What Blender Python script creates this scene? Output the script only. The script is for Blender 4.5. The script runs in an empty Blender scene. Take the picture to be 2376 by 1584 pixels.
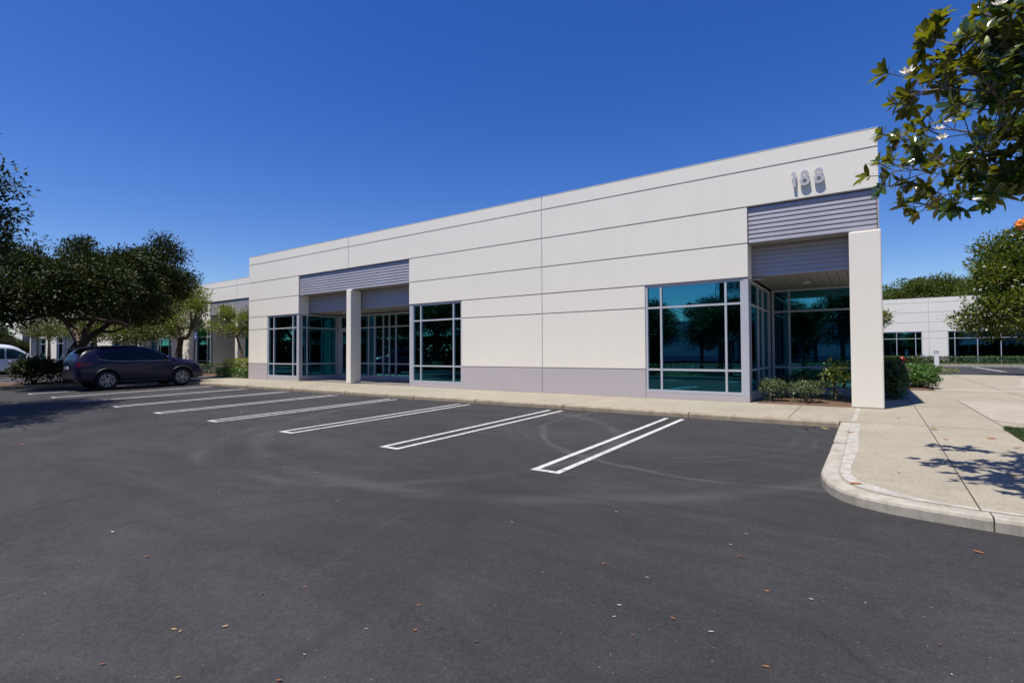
import bpy, bmesh, math, random
import numpy as np
from mathutils import Vector, Matrix
from mathutils.bvhtree import BVHTree
rnd = random.Random(7); RS = np.random.RandomState(11)
C = bpy.context.scene.collection
scene = bpy.context.scene
R = math.radians

# ---------------------------------------------------------------- camera
YAW, PITCH, ROLL, FPX, CAMH = -0.60678, 0.02262, -0.00423, 1184.64, 1.515
def basis():
    cy, sy, cp, sp = math.cos(YAW), math.sin(YAW), math.cos(PITCH), math.sin(PITCH)
    f = Vector((sy*cp, cy*cp, sp)); r = Vector((cy, -sy, 0)); u = r.cross(f)
    c, s = math.cos(ROLL), math.sin(ROLL)
    return r*c+u*s, -r*s+u*c, f
CR, CU, CF = basis()
cam_d = bpy.data.cameras.new('camera'); cam = bpy.data.objects.new('camera', cam_d); C.objects.link(cam)
cam_d.sensor_width = 36; cam_d.lens = FPX/2376*36; cam_d.clip_end = 5000; cam_d.clip_start = 0.05
M = Matrix((CR, CU, -CF)).transposed().to_4x4(); M.translation = Vector((0, 0, CAMH)); cam.matrix_world = M
scene.camera = cam
def ray(px, py): return CF + CR*((px-1188)/FPX) + CU*((792-py)/FPX)
def at_t(px, py, t): return Vector((0, 0, CAMH)) + ray(px, py)*t
def at_y(px, py, y): d = ray(px, py); return Vector((0, 0, CAMH)) + d*(y/d.y)
def at_x(px, py, x): d = ray(px, py); return Vector((0, 0, CAMH)) + d*(x/d.x)
def at_z(px, py, z): d = ray(px, py); return Vector((0, 0, CAMH)) + d*((z-CAMH)/d.z)
def gz(y): return 0.0174*min(max(y, -2.6), 10.8)
def at_ground(px, py):
    z = 0.1
    for _ in range(12): p = at_z(px, py, z); z = gz(p.y)
    return p

# ---------------------------------------------------------------- world and sun
SUN = Vector((-0.85, -2.1, 6.08)).normalized()
w = bpy.data.worlds.new('World'); scene.world = w; w.use_nodes = True
nt = w.node_tree; bg = nt.nodes['Background']
sky = nt.nodes.new('ShaderNodeTexSky'); sky.sky_type = 'NISHITA'; sky.sun_disc = False
sky.sun_elevation = math.asin(SUN.z); sky.sun_rotation = math.atan2(SUN.x, SUN.y)
sky.air_density = 1.0; sky.dust_density = 0.35; sky.ozone_density = 4.0; sky.altitude = 0
hs = nt.nodes.new('ShaderNodeHueSaturation'); hs.inputs['Hue'].default_value = 0.5195; hs.inputs['Saturation'].default_value = 1.34; hs.inputs['Value'].default_value = 1.0
nt.links.new(sky.outputs[0], hs.inputs['Color']); nt.links.new(hs.outputs[0], bg.inputs[0]); bg.inputs[1].default_value = 0.112
sd = bpy.data.lights.new('sun', 'SUN'); sd.energy = 5.0; sd.angle = R(0.53); sd.color = (1, 0.935, 0.85)
so = bpy.data.objects.new('sun', sd); C.objects.link(so); so.rotation_euler = SUN.to_track_quat('Z', 'Y').to_euler()
scene.view_settings.view_transform = 'Standard'; scene.view_settings.look = 'None'
scene.view_settings.exposure = 0.25; scene.view_settings.gamma = 1
scene.cycles.max_bounces = 8; scene.cycles.transparent_max_bounces = 12

# ---------------------------------------------------------------- node helpers
class NT:
    def __init__(s, name):
        s.m = bpy.data.materials.new(name); s.m.use_nodes = True; s.t = s.m.node_tree
        s.b = s.t.nodes['Principled BSDF']; s.out = s.t.nodes['Material Output']
    def n(s, t, **k):
        o = s.t.nodes.new(t)
        for a, v in k.items(): setattr(o, a, v)
        return o
    def l(s, a, b): s.t.links.new(a, b)
    def put(s, inp, v):
        if hasattr(v, 'is_linked') or hasattr(v, 'links'): s.l(v, inp)
        else: inp.default_value = v
    def math(s, op, a, b=0.0, c=None, clamp=False):
        o = s.n('ShaderNodeMath', operation=op, use_clamp=clamp); s.put(o.inputs[0], a); s.put(o.inputs[1], b)
        if c is not None: s.put(o.inputs[2], c)
        return o.outputs[0]
    def coord(s, k='Object'): return s.n('ShaderNodeTexCoord').outputs[k]
    def mapping(s, v, scale=(1, 1, 1), loc=(0, 0, 0), rot=(0, 0, 0)):
        o = s.n('ShaderNodeMapping'); s.l(v, o.inputs[0]); o.inputs['Scale'].default_value = scale; o.inputs['Location'].default_value = loc; o.inputs['Rotation'].default_value = rot
        return o.outputs[0]
    def noise(s, v, scale, detail=4, rough=0.55, dist=0):
        o = s.n('ShaderNodeTexNoise'); s.l(v, o.inputs['Vector']); o.inputs['Scale'].default_value = scale
        o.inputs['Detail'].default_value = detail; o.inputs['Roughness'].default_value = rough; o.inputs['Distortion'].default_value = dist
        return o.outputs[0]
    def ramp(s, f, stops):
        o = s.n('ShaderNodeValToRGB'); s.l(f, o.inputs[0]); e = o.color_ramp.elements
        while len(e) > 1: e.remove(e[-1])
        e[0].position = stops[0][0]; c = stops[0][1]; e[0].color = (c if hasattr(c, '__len__') else (c, c, c)) + (1,) if hasattr(c, '__len__') else (c, c, c, 1)
        for p, c in stops[1:]:
            q = e.new(p); q.color = tuple(c)+(1,) if hasattr(c, '__len__') else (c, c, c, 1)
        return o.outputs[0]
    def mix(s, f, a, b, mode='MIX'):
        o = s.n('ShaderNodeMix', data_type='RGBA', blend_type=mode); s.put(o.inputs[0], f)
        s.put(o.inputs[6], a if not isinstance(a, tuple) else a+(1,) if len(a) == 3 else a)
        s.put(o.inputs[7], b if not isinstance(b, tuple) else b+(1,) if len(b) == 3 else b)
        return o.outputs[2]
    def bump(s, h, strength=0.3, dist=0.01):
        o = s.n('ShaderNodeBump'); o.inputs['Strength'].default_value = strength; o.inputs['Distance'].default_value = dist
        s.l(h, o.inputs['Height']); s.l(o.outputs[0], s.b.inputs['Normal'])
    def set(s, color=None, rough=0.8, metal=0.0, spec=None):
        if color is not None: s.put(s.b.inputs['Base Color'], color if not isinstance(color, tuple) else color+(1,))
        s.put(s.b.inputs['Roughness'], rough); s.b.inputs['Metallic'].default_value = metal
        if spec is not None: s.b.inputs['Specular IOR Level'].default_value = spec
        return s.m

def plain(name, col, rough=0.6, metal=0.0, var=0.08, scale=3.0, spec=None, fine=0):
    k = NT(name); v = k.coord('Object'); f = k.noise(v, scale, 5)
    a = tuple(c*(1-var) for c in col); b = tuple(min(1, c*(1+var)) for c in col)
    c = k.ramp(f, [(0.3, a), (0.7, b)])
    if fine:
        g = k.noise(v, fine, 2); c = k.mix(1.0, c, k.ramp(g, [(0.3, 0.86), (0.7, 1.12)]), 'MULTIPLY'); k.bump(g, 0.15, 0.004)
    return k.set(c, rough, metal, spec)

def wall_mat(name, col, streak=0.05):
    k = NT(name); v = k.coord('Object')
    big = k.noise(v, 0.45, 5, 0.6); st = k.noise(k.mapping(v, (3.0, 3.0, 0.15)), 2.0, 4)
    fine = k.noise(v, 60, 3)
    f = k.math('ADD', k.math('MULTIPLY', big, 0.6), k.math('MULTIPLY', st, 0.4))
    c = k.ramp(f, [(0.3, tuple(x*(1-streak) for x in col)), (0.65, tuple(x*(1+streak*0.5) for x in col))])
    k.bump(fine, 0.12, 0.003)
    return k.set(c, 0.85, spec=0.25)

m_wall = wall_mat('painted_concrete', (0.80, 0.768, 0.672), 0.035)
m_base = wall_mat('lavender_paint', (0.46, 0.425, 0.44), 0.04)
m_joint = plain('joint_paint', (0.40, 0.39, 0.39), 0.9)
m_gap = plain('dark_joint', (0.06, 0.055, 0.05), 0.95)
m_alu = plain('window_aluminium', (0.44, 0.46, 0.50), 0.45, 0.0, 0.04)
m_lou = plain('louvre_paint', (0.37, 0.365, 0.40), 0.4, 0.15, 0.06, 1.5)
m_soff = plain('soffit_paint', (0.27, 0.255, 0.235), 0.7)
m_dark = plain('dark_rubber', (0.012, 0.012, 0.012), 0.75)
m_black = plain('black_trim', (0.02, 0.02, 0.022), 0.5)
m_chrome = plain('bright_metal', (0.62, 0.62, 0.64), 0.25, 0.9, 0.03)
m_rim = plain('rim_metal', (0.36, 0.37, 0.39), 0.35, 0.5, 0.03)
m_num = plain('number_metal', (0.50, 0.49, 0.50), 0.5, 0.2, 0.03)
m_roof = plain('roof_membrane', (0.5, 0.5, 0.48), 0.9)
m_carpet = plain('carpet', (0.16, 0.15, 0.14), 0.95)
m_inner = plain('interior_paint', (0.35, 0.35, 0.33), 0.9)
m_white = plain('white_paint', (0.76, 0.77, 0.77), 0.5, 0, 0.03)
m_red = plain('red_paint', (0.55, 0.02, 0.02), 0.4)
m_lamp = plain('lamp_glass', (0.75, 0.75, 0.72), 0.3)
m_taill = plain('tail_lamp', (0.09, 0.006, 0.010), 0.2)
m_amber = plain('amber_lamp', (0.55, 0.12, 0.02), 0.2)
m_bark = plain('bark', (0.085, 0.06, 0.045), 0.95, 0, 0.35, 9, fine=40)
m_bark2 = plain('bark_grey', (0.14, 0.115, 0.09), 0.95, 0, 0.3, 9, fine=40)

def glass_mat(name, refl, trans, mixf):
    k = NT(name); k.t.nodes.remove(k.b)
    g = k.n('ShaderNodeBsdfGlossy'); g.inputs['Color'].default_value = refl+(1,); g.inputs['Roughness'].default_value = 0.012
    t = k.n('ShaderNodeBsdfTransparent'); t.inputs['Color'].default_value = trans+(1,)
    lw = k.n('ShaderNodeFresnel'); lw.inputs['IOR'].default_value = 1.5
    f = k.math('ADD', k.math('MULTIPLY', lw.outputs[0], 1.0-mixf), mixf, clamp=True)
    # large panes are never quite flat
    v = k.coord('Object'); bp = k.n('ShaderNodeBump'); bp.inputs['Strength'].default_value = 0.03; bp.inputs['Distance'].default_value = 0.05
    k.l(k.noise(v, 0.9, 1), bp.inputs['Height']); k.l(bp.outputs[0], g.inputs['Normal'])
    mx = k.n('ShaderNodeMixShader'); k.l(f, mx.inputs[0]); k.l(t.outputs[0], mx.inputs[1]); k.l(g.outputs[0], mx.inputs[2])
    k.l(mx.outputs[0], k.out.inputs[0]); return k.m
m_glass = glass_mat('teal_glass', (0.085, 0.40, 0.49), (0.012, 0.04, 0.036), 0.62)
def cglass(name, col):
    k = NT(name); return k.set(col, 0.04, 0, 0.35)
m_cglass = cglass('car_glass', (0.008, 0.012, 0.014)); m_cglass2 = cglass('van_glass', (0.02, 0.05, 0.055))
def paint(name, col, metal=0.3):
    k = NT(name); k.b.inputs['Coat Weight'].default_value = 0.7; k.b.inputs['Coat Roughness'].default_value = 0.04
    v = k.coord('Object'); f = k.noise(v, 2.5, 4)
    return k.set(k.ramp(f, [(0.3, tuple(c*0.9 for c in col)), (0.7, tuple(c*1.08 for c in col))]), 0.35, metal)
m_suv = paint('dark_indigo_paint', (0.006, 0.005, 0.028), 0.0)
for _k, _v in (('Coat Weight', 0.25), ('Specular IOR Level', 0.3)): m_suv.node_tree.nodes['Principled BSDF'].inputs[_k].default_value = _v
m_vanp = paint('white_car_paint', (0.72, 0.75, 0.78), 0.0); m_blackp = paint('black_car_paint', (0.012, 0.014, 0.018))

def asphalt():
    k = NT('sealed_asphalt'); v = k.coord('Object')
    big = k.noise(v, 0.16, 6, 0.6, 0.6); mid = k.noise(k.mapping(v, (1, 1.8, 1)), 0.9, 6, 0.65, 1.2); fine = k.noise(v, 70, 3, 0.7); grit = k.noise(v, 240, 1, 0.5)
    f = k.math('ADD', k.math('MULTIPLY', big, 0.6), k.math('MULTIPLY', mid, 0.4))
    c = k.ramp(f, [(0.34, (0.0235, 0.0233, 0.0242)), (0.50, (0.0315, 0.0313, 0.0320)), (0.64, (0.043, 0.0426, 0.0424))])
    c = k.mix(1.0, c, k.ramp(fine, [(0.25, 0.62), (0.75, 1.38)]), 'MULTIPLY'); c = k.mix(1.0, c, k.ramp(k.noise(v, 24, 3, 0.8), [(0.3, 0.80), (0.7, 1.2)]), 'MULTIPLY')
    # worn aggregate showing as pale specks, in patches
    sp = k.math('MULTIPLY', k.ramp(grit, [(0.66, 0.0), (0.72, 1.0)]), k.ramp(k.noise(v, 0.5, 4), [(0.45, 0.0), (0.65, 0.9)]))
    c = k.mix(sp, c, (0.12, 0.115, 0.11))
    # tyre scuffs: rings around turning centres, broken up by noise
    sx = k.n('ShaderNodeSeparateXYZ'); k.l(v, sx.inputs[0]); X, Y = sx.outputs[0], sx.outputs[1]
    wob = k.math('MULTIPLY', k.math('SUBTRACT', k.noise(v, 0.7, 3), 0.5), 0.45)
    def ring(cx, cy, r, wd):
        dx = k.math('SUBTRACT', X, cx); dy = k.math('SUBTRACT', Y, cy)
        d = k.math('SQRT', k.math('ADD', k.math('MULTIPLY', dx, dx), k.math('MULTIPLY', dy, dy)))
        e = k.math('ABSOLUTE', k.math('ADD', k.math('SUBTRACT', d, r), wob))
        return k.math('SUBTRACT', 1.0, k.math('DIVIDE', e, wd), clamp=True)
    br = k.ramp(k.noise(v, 0.55, 3), [(0.38, 0.0), (0.52, 1.0)])
    for cx, cy, r, wd, col, a in ((-3.2, 8.9, 2.3, 0.05, (0.07, 0.07, 0.07), 0.35), (-3.2, 8.9, 2.55, 0.05, (0.07, 0.07, 0.07), 0.3), (-0.6, 3.5, 2.9, 0.03, (0.06, 0.06, 0.06), 0.2), (-2.4, 1.5, 2.2, 0.10, (0.024, 0.024, 0.026), 0.4), (-6.5, 6.6, 3.4, 0.16, (0.075, 0.075, 0.075), 0.5), (-1.6, 9.5, 3.6, 0.09, (0.09, 0.09, 0.09), 0.55), (-5.2, 9.3, 5.6, 0.22, (0.07, 0.07, 0.07), 0.5),
                                   (-1.0, 0.2, 4.6, 0.08, (0.024, 0.024, 0.026), 0.4), (-7.5, 1.0, 5.2, 0.1, (0.023, 0.023, 0.025), 0.5), (-9, 9.8, 7.4, 0.12, (0.024, 0.024, 0.026), 0.3), (-16, 2, 7.0, 0.12, (0.024, 0.024, 0.026), 0.35)):
        m = k.math('MULTIPLY', k.math('MULTIPLY', ring(cx, cy, r, wd), br), a); c = k.mix(m, c, col)
    dr = k.n('ShaderNodeTexVoronoi'); k.l(v, dr.inputs['Vector']); dr.inputs['Scale'].default_value = 0.55      # drips where cars stand
    c = k.mix(k.math('MULTIPLY', k.ramp(dr.outputs['Distance'], [(0.05, 1.0), (0.17, 0.0)]), k.ramp(k.noise(v, 6, 4, 0.7), [(0.5, 0.0), (0.6, 0.75)])), c, (0.016, 0.016, 0.018))
    pz = k.noise(k.mapping(v, (0.35, 1.3, 1), rot=(0, 0, 0.5)), 0.8, 6, 0.7, 0.8); c = k.mix(1.0, c, k.ramp(pz, [(0.38, 0.88), (0.5, 1.0), (0.62, 1.14)]), 'MULTIPLY')
    # a few hairline cracks
    vo = k.n('ShaderNodeTexVoronoi', feature='DISTANCE_TO_EDGE', voronoi_dimensions='2D'); wv = k.n('ShaderNodeTexNoise'); k.l(v, wv.inputs['Vector']); wv.inputs['Scale'].default_value = 1.3; wv.inputs['Detail'].default_value = 5
    k.l(k.mapping(k.mix(0.3, v, wv.outputs['Color']), (0.25, 0.25, 0.25)), vo.inputs['Vector']); vo.inputs['Scale'].default_value = 1.0
    cr = k.math('MULTIPLY', k.ramp(vo.outputs['Distance'], [(0.0, 1.0), (0.0016, 0.0)]), k.ramp(k.noise(v, 0.3, 2), [(0.50, 0.0), (0.55, 0.8)]))
    c = k.mix(cr, c, (0.012, 0.012, 0.013))
    k.bump(k.math('ADD', fine, k.math('MULTIPLY', grit, 0.5)), 0.45, 0.006)
    return k.set(c, 0.82, spec=0.3)
m_asph = asphalt()

def aggregate(name, col, dark, sc=55):
    k = NT(name); v = k.coord('Object')
    vo = k.n('ShaderNodeTexVoronoi'); k.l(v, vo.inputs['Vector']); vo.inputs['Scale'].default_value = sc
    f = k.noise(v, 0.6, 5, 0.6); c = k.ramp(f, [(0.3, tuple(x*0.9 for x in col)), (0.7, tuple(x*1.06 for x in col))])
    g = k.ramp(k.n('ShaderNodeSeparateColor').outputs[0], [(0, 1), (1, 1)])
    sc2 = k.n('ShaderNodeSeparateColor'); k.l(vo.outputs['Color'], sc2.inputs[0])
    c = k.mix(k.ramp(sc2.outputs[0], [(0.72, 0.0), (0.86, 0.6)]), c, dark)
    st = k.ramp(k.noise(k.mapping(v, (1, 1, 1)), 2.3, 6, 0.7, 0.5), [(0.35, 0.9), (0.6, 1.03)]); c = k.mix(1.0, c, st, 'MULTIPLY')
    k.bump(vo.outputs['Distance'], 0.25, 0.004)
    return k.set(c, 0.9, spec=0.25)
m_walk = aggregate('exposed_aggregate', (0.335, 0.305, 0.235), (0.235, 0.205, 0.155))
m_walk2 = aggregate('smooth_concrete', (0.38, 0.345, 0.285), (0.33, 0.30, 0.25))
def kerbm(name, col, st):
    k = NT(name); v = k.coord('Object'); f = k.noise(v, 3.0, 6, 0.7, 0.5); g = k.noise(k.mapping(v, (2.2, 2.2, 0.7)), 3, 6, 0.7)
    c = k.ramp(f, [(0.3, tuple(x*0.82 for x in col)), (0.65, col)])
    c = k.mix(k.ramp(g, [(0.45, 0.0), (0.66, 0.7)]), c, st); k.bump(k.noise(v, 35, 4), 0.3, 0.006)
    return k.set(c, 0.9, spec=0.25)
m_kerb = kerbm('tan_kerb_concrete', (0.36, 0.31, 0.225), (0.19, 0.155, 0.11)); m_kerbw = kerbm('pale_kerb_concrete', (0.43, 0.405, 0.345), (0.24, 0.21, 0.16))
def mortar():
    k = NT('pale_mortar'); v = k.coord('Object'); c = k.mix(k.ramp(k.noise(v, 9, 6, 0.75), [(0.42, 0.0), (0.60, 1.0)]), (0.33, 0.31, 0.25), (0.47, 0.455, 0.42))
    c = k.mix(k.ramp(k.noise(v, 3.5, 4), [(0.5, 0.0), (0.68, 0.7)]), c, (0.27, 0.265, 0.26)); k.bump(k.noise(v, 30, 4), 0.4, 0.006); return k.set(c, 0.9, spec=0.2)
m_patch = mortar()
def linepaint():
    k = NT('line_paint'); v = k.coord('Object'); f = k.noise(v, 14, 6, 0.7); g = k.noise(v, 120, 2)
    c = k.ramp(f, [(0.36, (0.30, 0.30, 0.30)), (0.52, (0.56, 0.555, 0.55))]); c = k.mix(k.ramp(g, [(0.60, 0.0), (0.68, 0.8)]), c, (0.10, 0.10, 0.10)); c = k.mix(k.ramp(k.noise(v, 1.1, 5, 0.7), [(0.52, 0.0), (0.72, 0.45)]), c, (0.22, 0.22, 0.22))
    return k.set(c, 0.75, spec=0.3)
m_line = linepaint()
m_soil = plain('bark_mulch', (0.12, 0.068, 0.040), 0.95, 0, 0.35, 18, fine=60)
m_earth = plain('dry_earth', (0.10, 0.085, 0.055), 0.95, 0, 0.3, 1.2, fine=20)
m_grassg = plain('lawn_ground', (0.035, 0.06, 0.018), 0.95, 0, 0.3, 5, fine=50)

def leafmat(name, cols, rough=0.4, back=None, trans=0.25, spec=0.5):
    k = NT(name); g = k.n('ShaderNodeNewGeometry')
    c = k.ramp(g.outputs['Random Per Island'], [(i/(len(cols)-1)*0.999, x) for i, x in enumerate(cols)])
    if back: c = k.mix(g.outputs['Backfacing'], c, k.ramp(g.outputs['Random Per Island'], [(0, back), (1, tuple(x*1.7 for x in back))]))
    k.put(k.b.inputs['Base Color'], c); k.b.inputs['Roughness'].default_value = rough; k.b.inputs['Specular IOR Level'].default_value = spec
    t = k.n('ShaderNodeBsdfTranslucent'); k.l(k.mix(1.0, c, (1.6, 1.8, 0.5), 'MULTIPLY'), t.inputs['Color'])
    mx = k.n('ShaderNodeMixShader'); mx.inputs[0].default_value = trans
    k.l(k.b.outputs[0], mx.inputs[1]); k.l(t.outputs[0], mx.inputs[2]); k.l(mx.outputs[0], k.out.inputs[0]); return k.m
m_ficus = leafmat('dark_ficus_leaf', [(0.011, 0.022, 0.006), (0.022, 0.038, 0.008), (0.040, 0.054, 0.010), (0.075, 0.070, 0.014)], 0.55, None, 0.10, 0.2)
m_fresh = leafmat('fresh_leaf', [(0.06, 0.09, 0.018), (0.11, 0.145, 0.024), (0.17, 0.19, 0.032), (0.22, 0.17, 0.04)], 0.4, None, 0.3)
m_canopy = leafmat('canopy_leaf', [(0.035, 0.060, 0.010), (0.065, 0.095, 0.014), (0.10, 0.12, 0.018)], 0.5, None, 0.2, 0.3)
m_olive = leafmat('olive_leaf', [(0.045, 0.06, 0.010), (0.08, 0.095, 0.014), (0.13, 0.115, 0.018)], 0.4, None, 0.25)
m_magn = leafmat('magnolia_leaf', [(0.022, 0.060, 0.012), (0.040, 0.085, 0.014), (0.075, 0.115, 0.018), (0.14, 0.15, 0.02)], 0.2, (0.10, 0.092, 0.014), 0.42, 0.9)
m_magn2 = leafmat('far_magnolia_leaf', [(0.026, 0.052, 0.008), (0.06, 0.095, 0.012), (0.12, 0.145, 0.018), (0.20, 0.19, 0.035)], 0.4, None, 0.25, 0.4)
m_hedge = leafmat('hedge_leaf', [(0.028, 0.055, 0.012), (0.05, 0.085, 0.018), (0.09, 0.12, 0.03)], 0.4, None, 0.25)
m_hedgey = leafmat('gold_hedge_leaf', [(0.11, 0.15, 0.02), (0.22, 0.25, 0.035), (0.32, 0.31, 0.06)], 0.4, None, 0.3)
m_green = leafmat('bright_green_leaf', [(0.028, 0.080, 0.010), (0.05, 0.12, 0.014), (0.085, 0.155, 0.02)], 0.35, None, 0.25)
m_pine = leafmat('pine_needles', [(0.010, 0.022, 0.008), (0.02, 0.036, 0.012)], 0.5, None, 0.15)
m_var = leafmat('grey_green_leaf', [(0.045, 0.075, 0.028), (0.09, 0.12, 0.05), (0.16, 0.18, 0.09)], 0.35, None, 0.2)
m_petal = plain('petal', (0.75, 0.72, 0.62), 0.6, 0, 0.08, 30); m_petalp = plain('lilac_petal', (0.42, 0.36, 0.55), 0.6, 0, 0.1, 30)
m_bud = plain('bud', (0.30, 0.36, 0.14), 0.5); m_orange = plain('withered_orange', (0.85, 0.27, 0.02), 0.5, 0, 0.25, 25)
m_dry = [plain('dry_leaf_orange', (0.30, 0.12, 0.045), 0.7, 0, 0.3, 60), plain('dry_leaf_tan', (0.33, 0.24, 0.11), 0.7, 0, 0.3, 60), plain('dry_leaf_brown', (0.10, 0.055, 0.03), 0.7, 0, 0.3, 60), plain('dry_leaf_pale', (0.40, 0.40, 0.31), 0.7, 0, 0.2, 60)]

# ---------------------------------------------------------------- object helpers
def link(name, me, mat=None, parent=None, smooth=False):
    if mat is not None:
        for m in (mat if isinstance(mat, (list, tuple)) else [mat]): me.materials.append(m)
    if smooth: me.polygons.foreach_set('use_smooth', [True]*len(me.polygons))
    o = bpy.data.objects.new(name, me); C.objects.link(o)
    if parent is not None: o.parent = parent
    return o
def empty(name, loc=(0, 0, 0), rz=0.0, parent=None):
    o = bpy.data.objects.new(name, None); C.objects.link(o); o.location = loc; o.rotation_euler = (0, 0, rz); o.empty_display_size = 0.2
    if parent is not None: o.parent = parent
    return o
def tag(o, label=None, cat=None, group=None, kind=None):
    if label: o['label'] = label
    if cat: o['category'] = cat
    if group: o['group'] = group
    if kind: o['kind'] = kind
    return o
def copy_tree(o, parent=None):
    c = o.copy(); C.objects.link(c)
    if parent is not None: c.parent = parent
    for ch in [x for x in bpy.data.objects if x.parent == o]: copy_tree(ch, c)
    return c
class MB:
    def __init__(s): s.v = []; s.f = []; s.mi = []
    def add(s, vs, fs, mi=0):
        b = len(s.v); s.v += [tuple(v) for v in vs]; s.f += [[b+i for i in f] for f in fs]; s.mi += [mi]*len(fs)
    def box(s, x0, x1, y0, y1, z0, z1, mi=0):
        if x1 < x0: x0, x1 = x1, x0
        if y1 < y0: y0, y1 = y1, y0
        v = [(x, y, z) for z in (z0, z1) for y in (y0, y1) for x in (x0, x1)]
        s.add(v, [[0, 2, 3, 1], [4, 5, 7, 6], [0, 1, 5, 4], [2, 6, 7, 3], [0, 4, 6, 2], [1, 3, 7, 5]], mi)
    def tube(s, pts, rads, n=8, mi=0, cap=True):
        pts = [Vector(p) for p in pts]; b = len(s.v); up = Vector((0.13, 0.21, 0.97))
        for i, p in enumerate(pts):
            t = (pts[min(i+1, len(pts)-1)]-pts[max(i-1, 0)]).normalized()
            a = t.cross(up if abs(t.dot(up)) < 0.95 else Vector((1, 0, 0))).normalized(); c = t.cross(a)
            for j in range(n):
                an = 2*math.pi*j/n; s.v.append(tuple(p+(a*math.cos(an)+c*math.sin(an))*rads[i]))
        for i in range(len(pts)-1):
            for j in range(n):
                s.f.append([b+i*n+j, b+i*n+(j+1) % n, b+(i+1)*n+(j+1) % n, b+(i+1)*n+j]); s.mi.append(mi)
        if cap:
            s.f.append([b+j for j in range(n)]); s.f.append([b+(len(pts)-1)*n+j for j in reversed(range(n))]); s.mi += [mi, mi]
    def lathe(s, prof, c, axis='z', n=24, mi=0):
        b = len(s.v)
        for r, h in prof:
            for j in range(n):
                a = 2*math.pi*j/n; q = (r*math.cos(a), r*math.sin(a), h)
                if axis == 'y': q = (q[0], q[2], q[1])
                if axis == 'x': q = (q[2], q[0], q[1])
                s.v.append((q[0]+c[0], q[1]+c[1], q[2]+c[2]))
        for i in range(len(prof)-1):
            for j in range(n): s.f.append([b+i*n+j, b+i*n+(j+1) % n, b+(i+1)*n+(j+1) % n, b+(i+1)*n+j]); s.mi.append(mi)
    def build(s, name, mat=None, parent=None, smooth=False, bevel=0):
        me = bpy.data.meshes.new(name); me.from_pydata(s.v, [], s.f)
        o = link(name, me, mat, parent, smooth); me.polygons.foreach_set('material_index', s.mi); me.update()
        if bevel:
            b = o.modifiers.new('bevel', 'BEVEL'); b.width = bevel; b.segments = 2; b.limit_method = 'ANGLE'
        return o
def struct(o): o['kind'] = 'structure'; return o

# ---------------------------------------------------------------- ground, asphalt, pavements
def sheet(name, x0, x1, ys, dz, mat, nx=1):
    m = MB(); xs = [x0+(x1-x0)*i/nx for i in range(nx+1)]
    for a, b in zip(ys[:-1], ys[1:]):
        for i in range(nx): m.add([(xs[i], a, gz(a)+dz), (xs[i+1], a, gz(a)+dz), (xs[i+1], b, gz(b)+dz), (xs[i], b, gz(b)+dz)], [[0, 1, 2, 3]])
    return struct(m.build(name, mat))
sheet('ground', -1500, 1500, [-1500, -2.6, 10.8, 1500], -0.05, m_earth)
sheet('asphalt', -130, 60, [-46, -2.6, 10.8, 57.4], 0.0, m_asph)
SW = 0.285
def swz(y): return SW-0.0160*max(0.0, 10.6-max(y, 2.0))
def at_pave(px, py):
    z = SW
    for _ in range(12): p = at_z(px, py, z); z = swz(p.y)
    return p
# kerb path (outer face), pavement on its left
def arc(cx, cy, r, a0, a1, n=10): return [(cx+r*math.cos(R(a0+(a1-a0)*i/n)), cy+r*math.sin(R(a0+(a1-a0)*i/n))) for i in range(n+1)]
front_path = [(-60, 11.75), (-24.75, 11.75)] + arc(-24.75, 11.35, 0.4, 90, 0, 5) + arc(-23.95, 11.0, 0.4, 180, 270, 5) + [(x, 10.6) for x in (-20.1, -17.0, -14.0, -10.85, -8.55, -5.9, -3.0, -0.42)]
corner_path = [(-0.40, 10.62), (-0.41, 9.2), (-0.415, 7.8), (-0.43, 6.9), (-0.43, 6.5), (-0.39, 6.2), (-0.32, 5.97), (-0.20, 5.77), (-0.05, 5.65), (0.15, 5.57), (0.40, 5.52), (0.65, 5.49), (1.0, 5.46), (3, 5.40), (6, 5.36), (14, 5.3), (40, 5.3)]
def offset(path, d):
    out = []
    for i, p in enumerate(path):
        a = Vector(path[max(i-1, 0)]); b = Vector(path[min(i+1, len(path)-1)]); t = (b-a).normalized(); nrm = Vector((-t.y, t.x))
        out.append((p[0]+nrm.x*d, p[1]+nrm.y*d))
    return out
def kerb(name, path, mat, gaps=()):
    secs = [(-0.006, None), (0.0, -0.03), (0.012, -0.008), (0.035, 0.003), (0.155, 0.006), (0.17, -0.003), (0.172, None)]
    m = MB(); rows = [[(x, y, -0.15 if z is None else swz(py_)+z) for (x, y), (px_, py_) in zip(offset(path, d), path)] for d, z in secs]; n = len(path); k = len(secs)
    vs = [rows[j][i] for i in range(n) for j in range(k)]
    m.add(vs, [[i*k+j, (i+1)*k+j, (i+1)*k+j+1, i*k+j+1] for i in range(n-1) for j in range(k-1)])
    m.add([vs[j] for j in range(k)], [list(range(k))]); m.add([vs[(n-1)*k+j] for j in range(k)], [list(reversed(range(k)))])
    for gx, gy, hor in gaps:      # contraction joints, a dark slot standing 3 mm proud of the kerb skin
        if hor: m.box(gx-0.0035, gx+0.0035, gy-0.009, gy+0.17, -0.1, swz(gy)+0.0095, 1)
        else: m.box(gx-0.009, gx+0.17, gy-0.0035, gy+0.0035, -0.1, swz(gy)+0.0095, 1)
    return struct(m.build(name, [mat, m_gap]))
kerb('kerb', front_path, m_kerb, [(x, 10.6, 1) for x in (-20.1, -17.0, -14.0, -10.85, -8.55, -5.9, -3.0)])
kerb('kerb', corner_path, m_kerbw, [(-0.41, 8.4, 0), (0.80, 5.475, 1), (4.0, 5.385, 1)])
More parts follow.
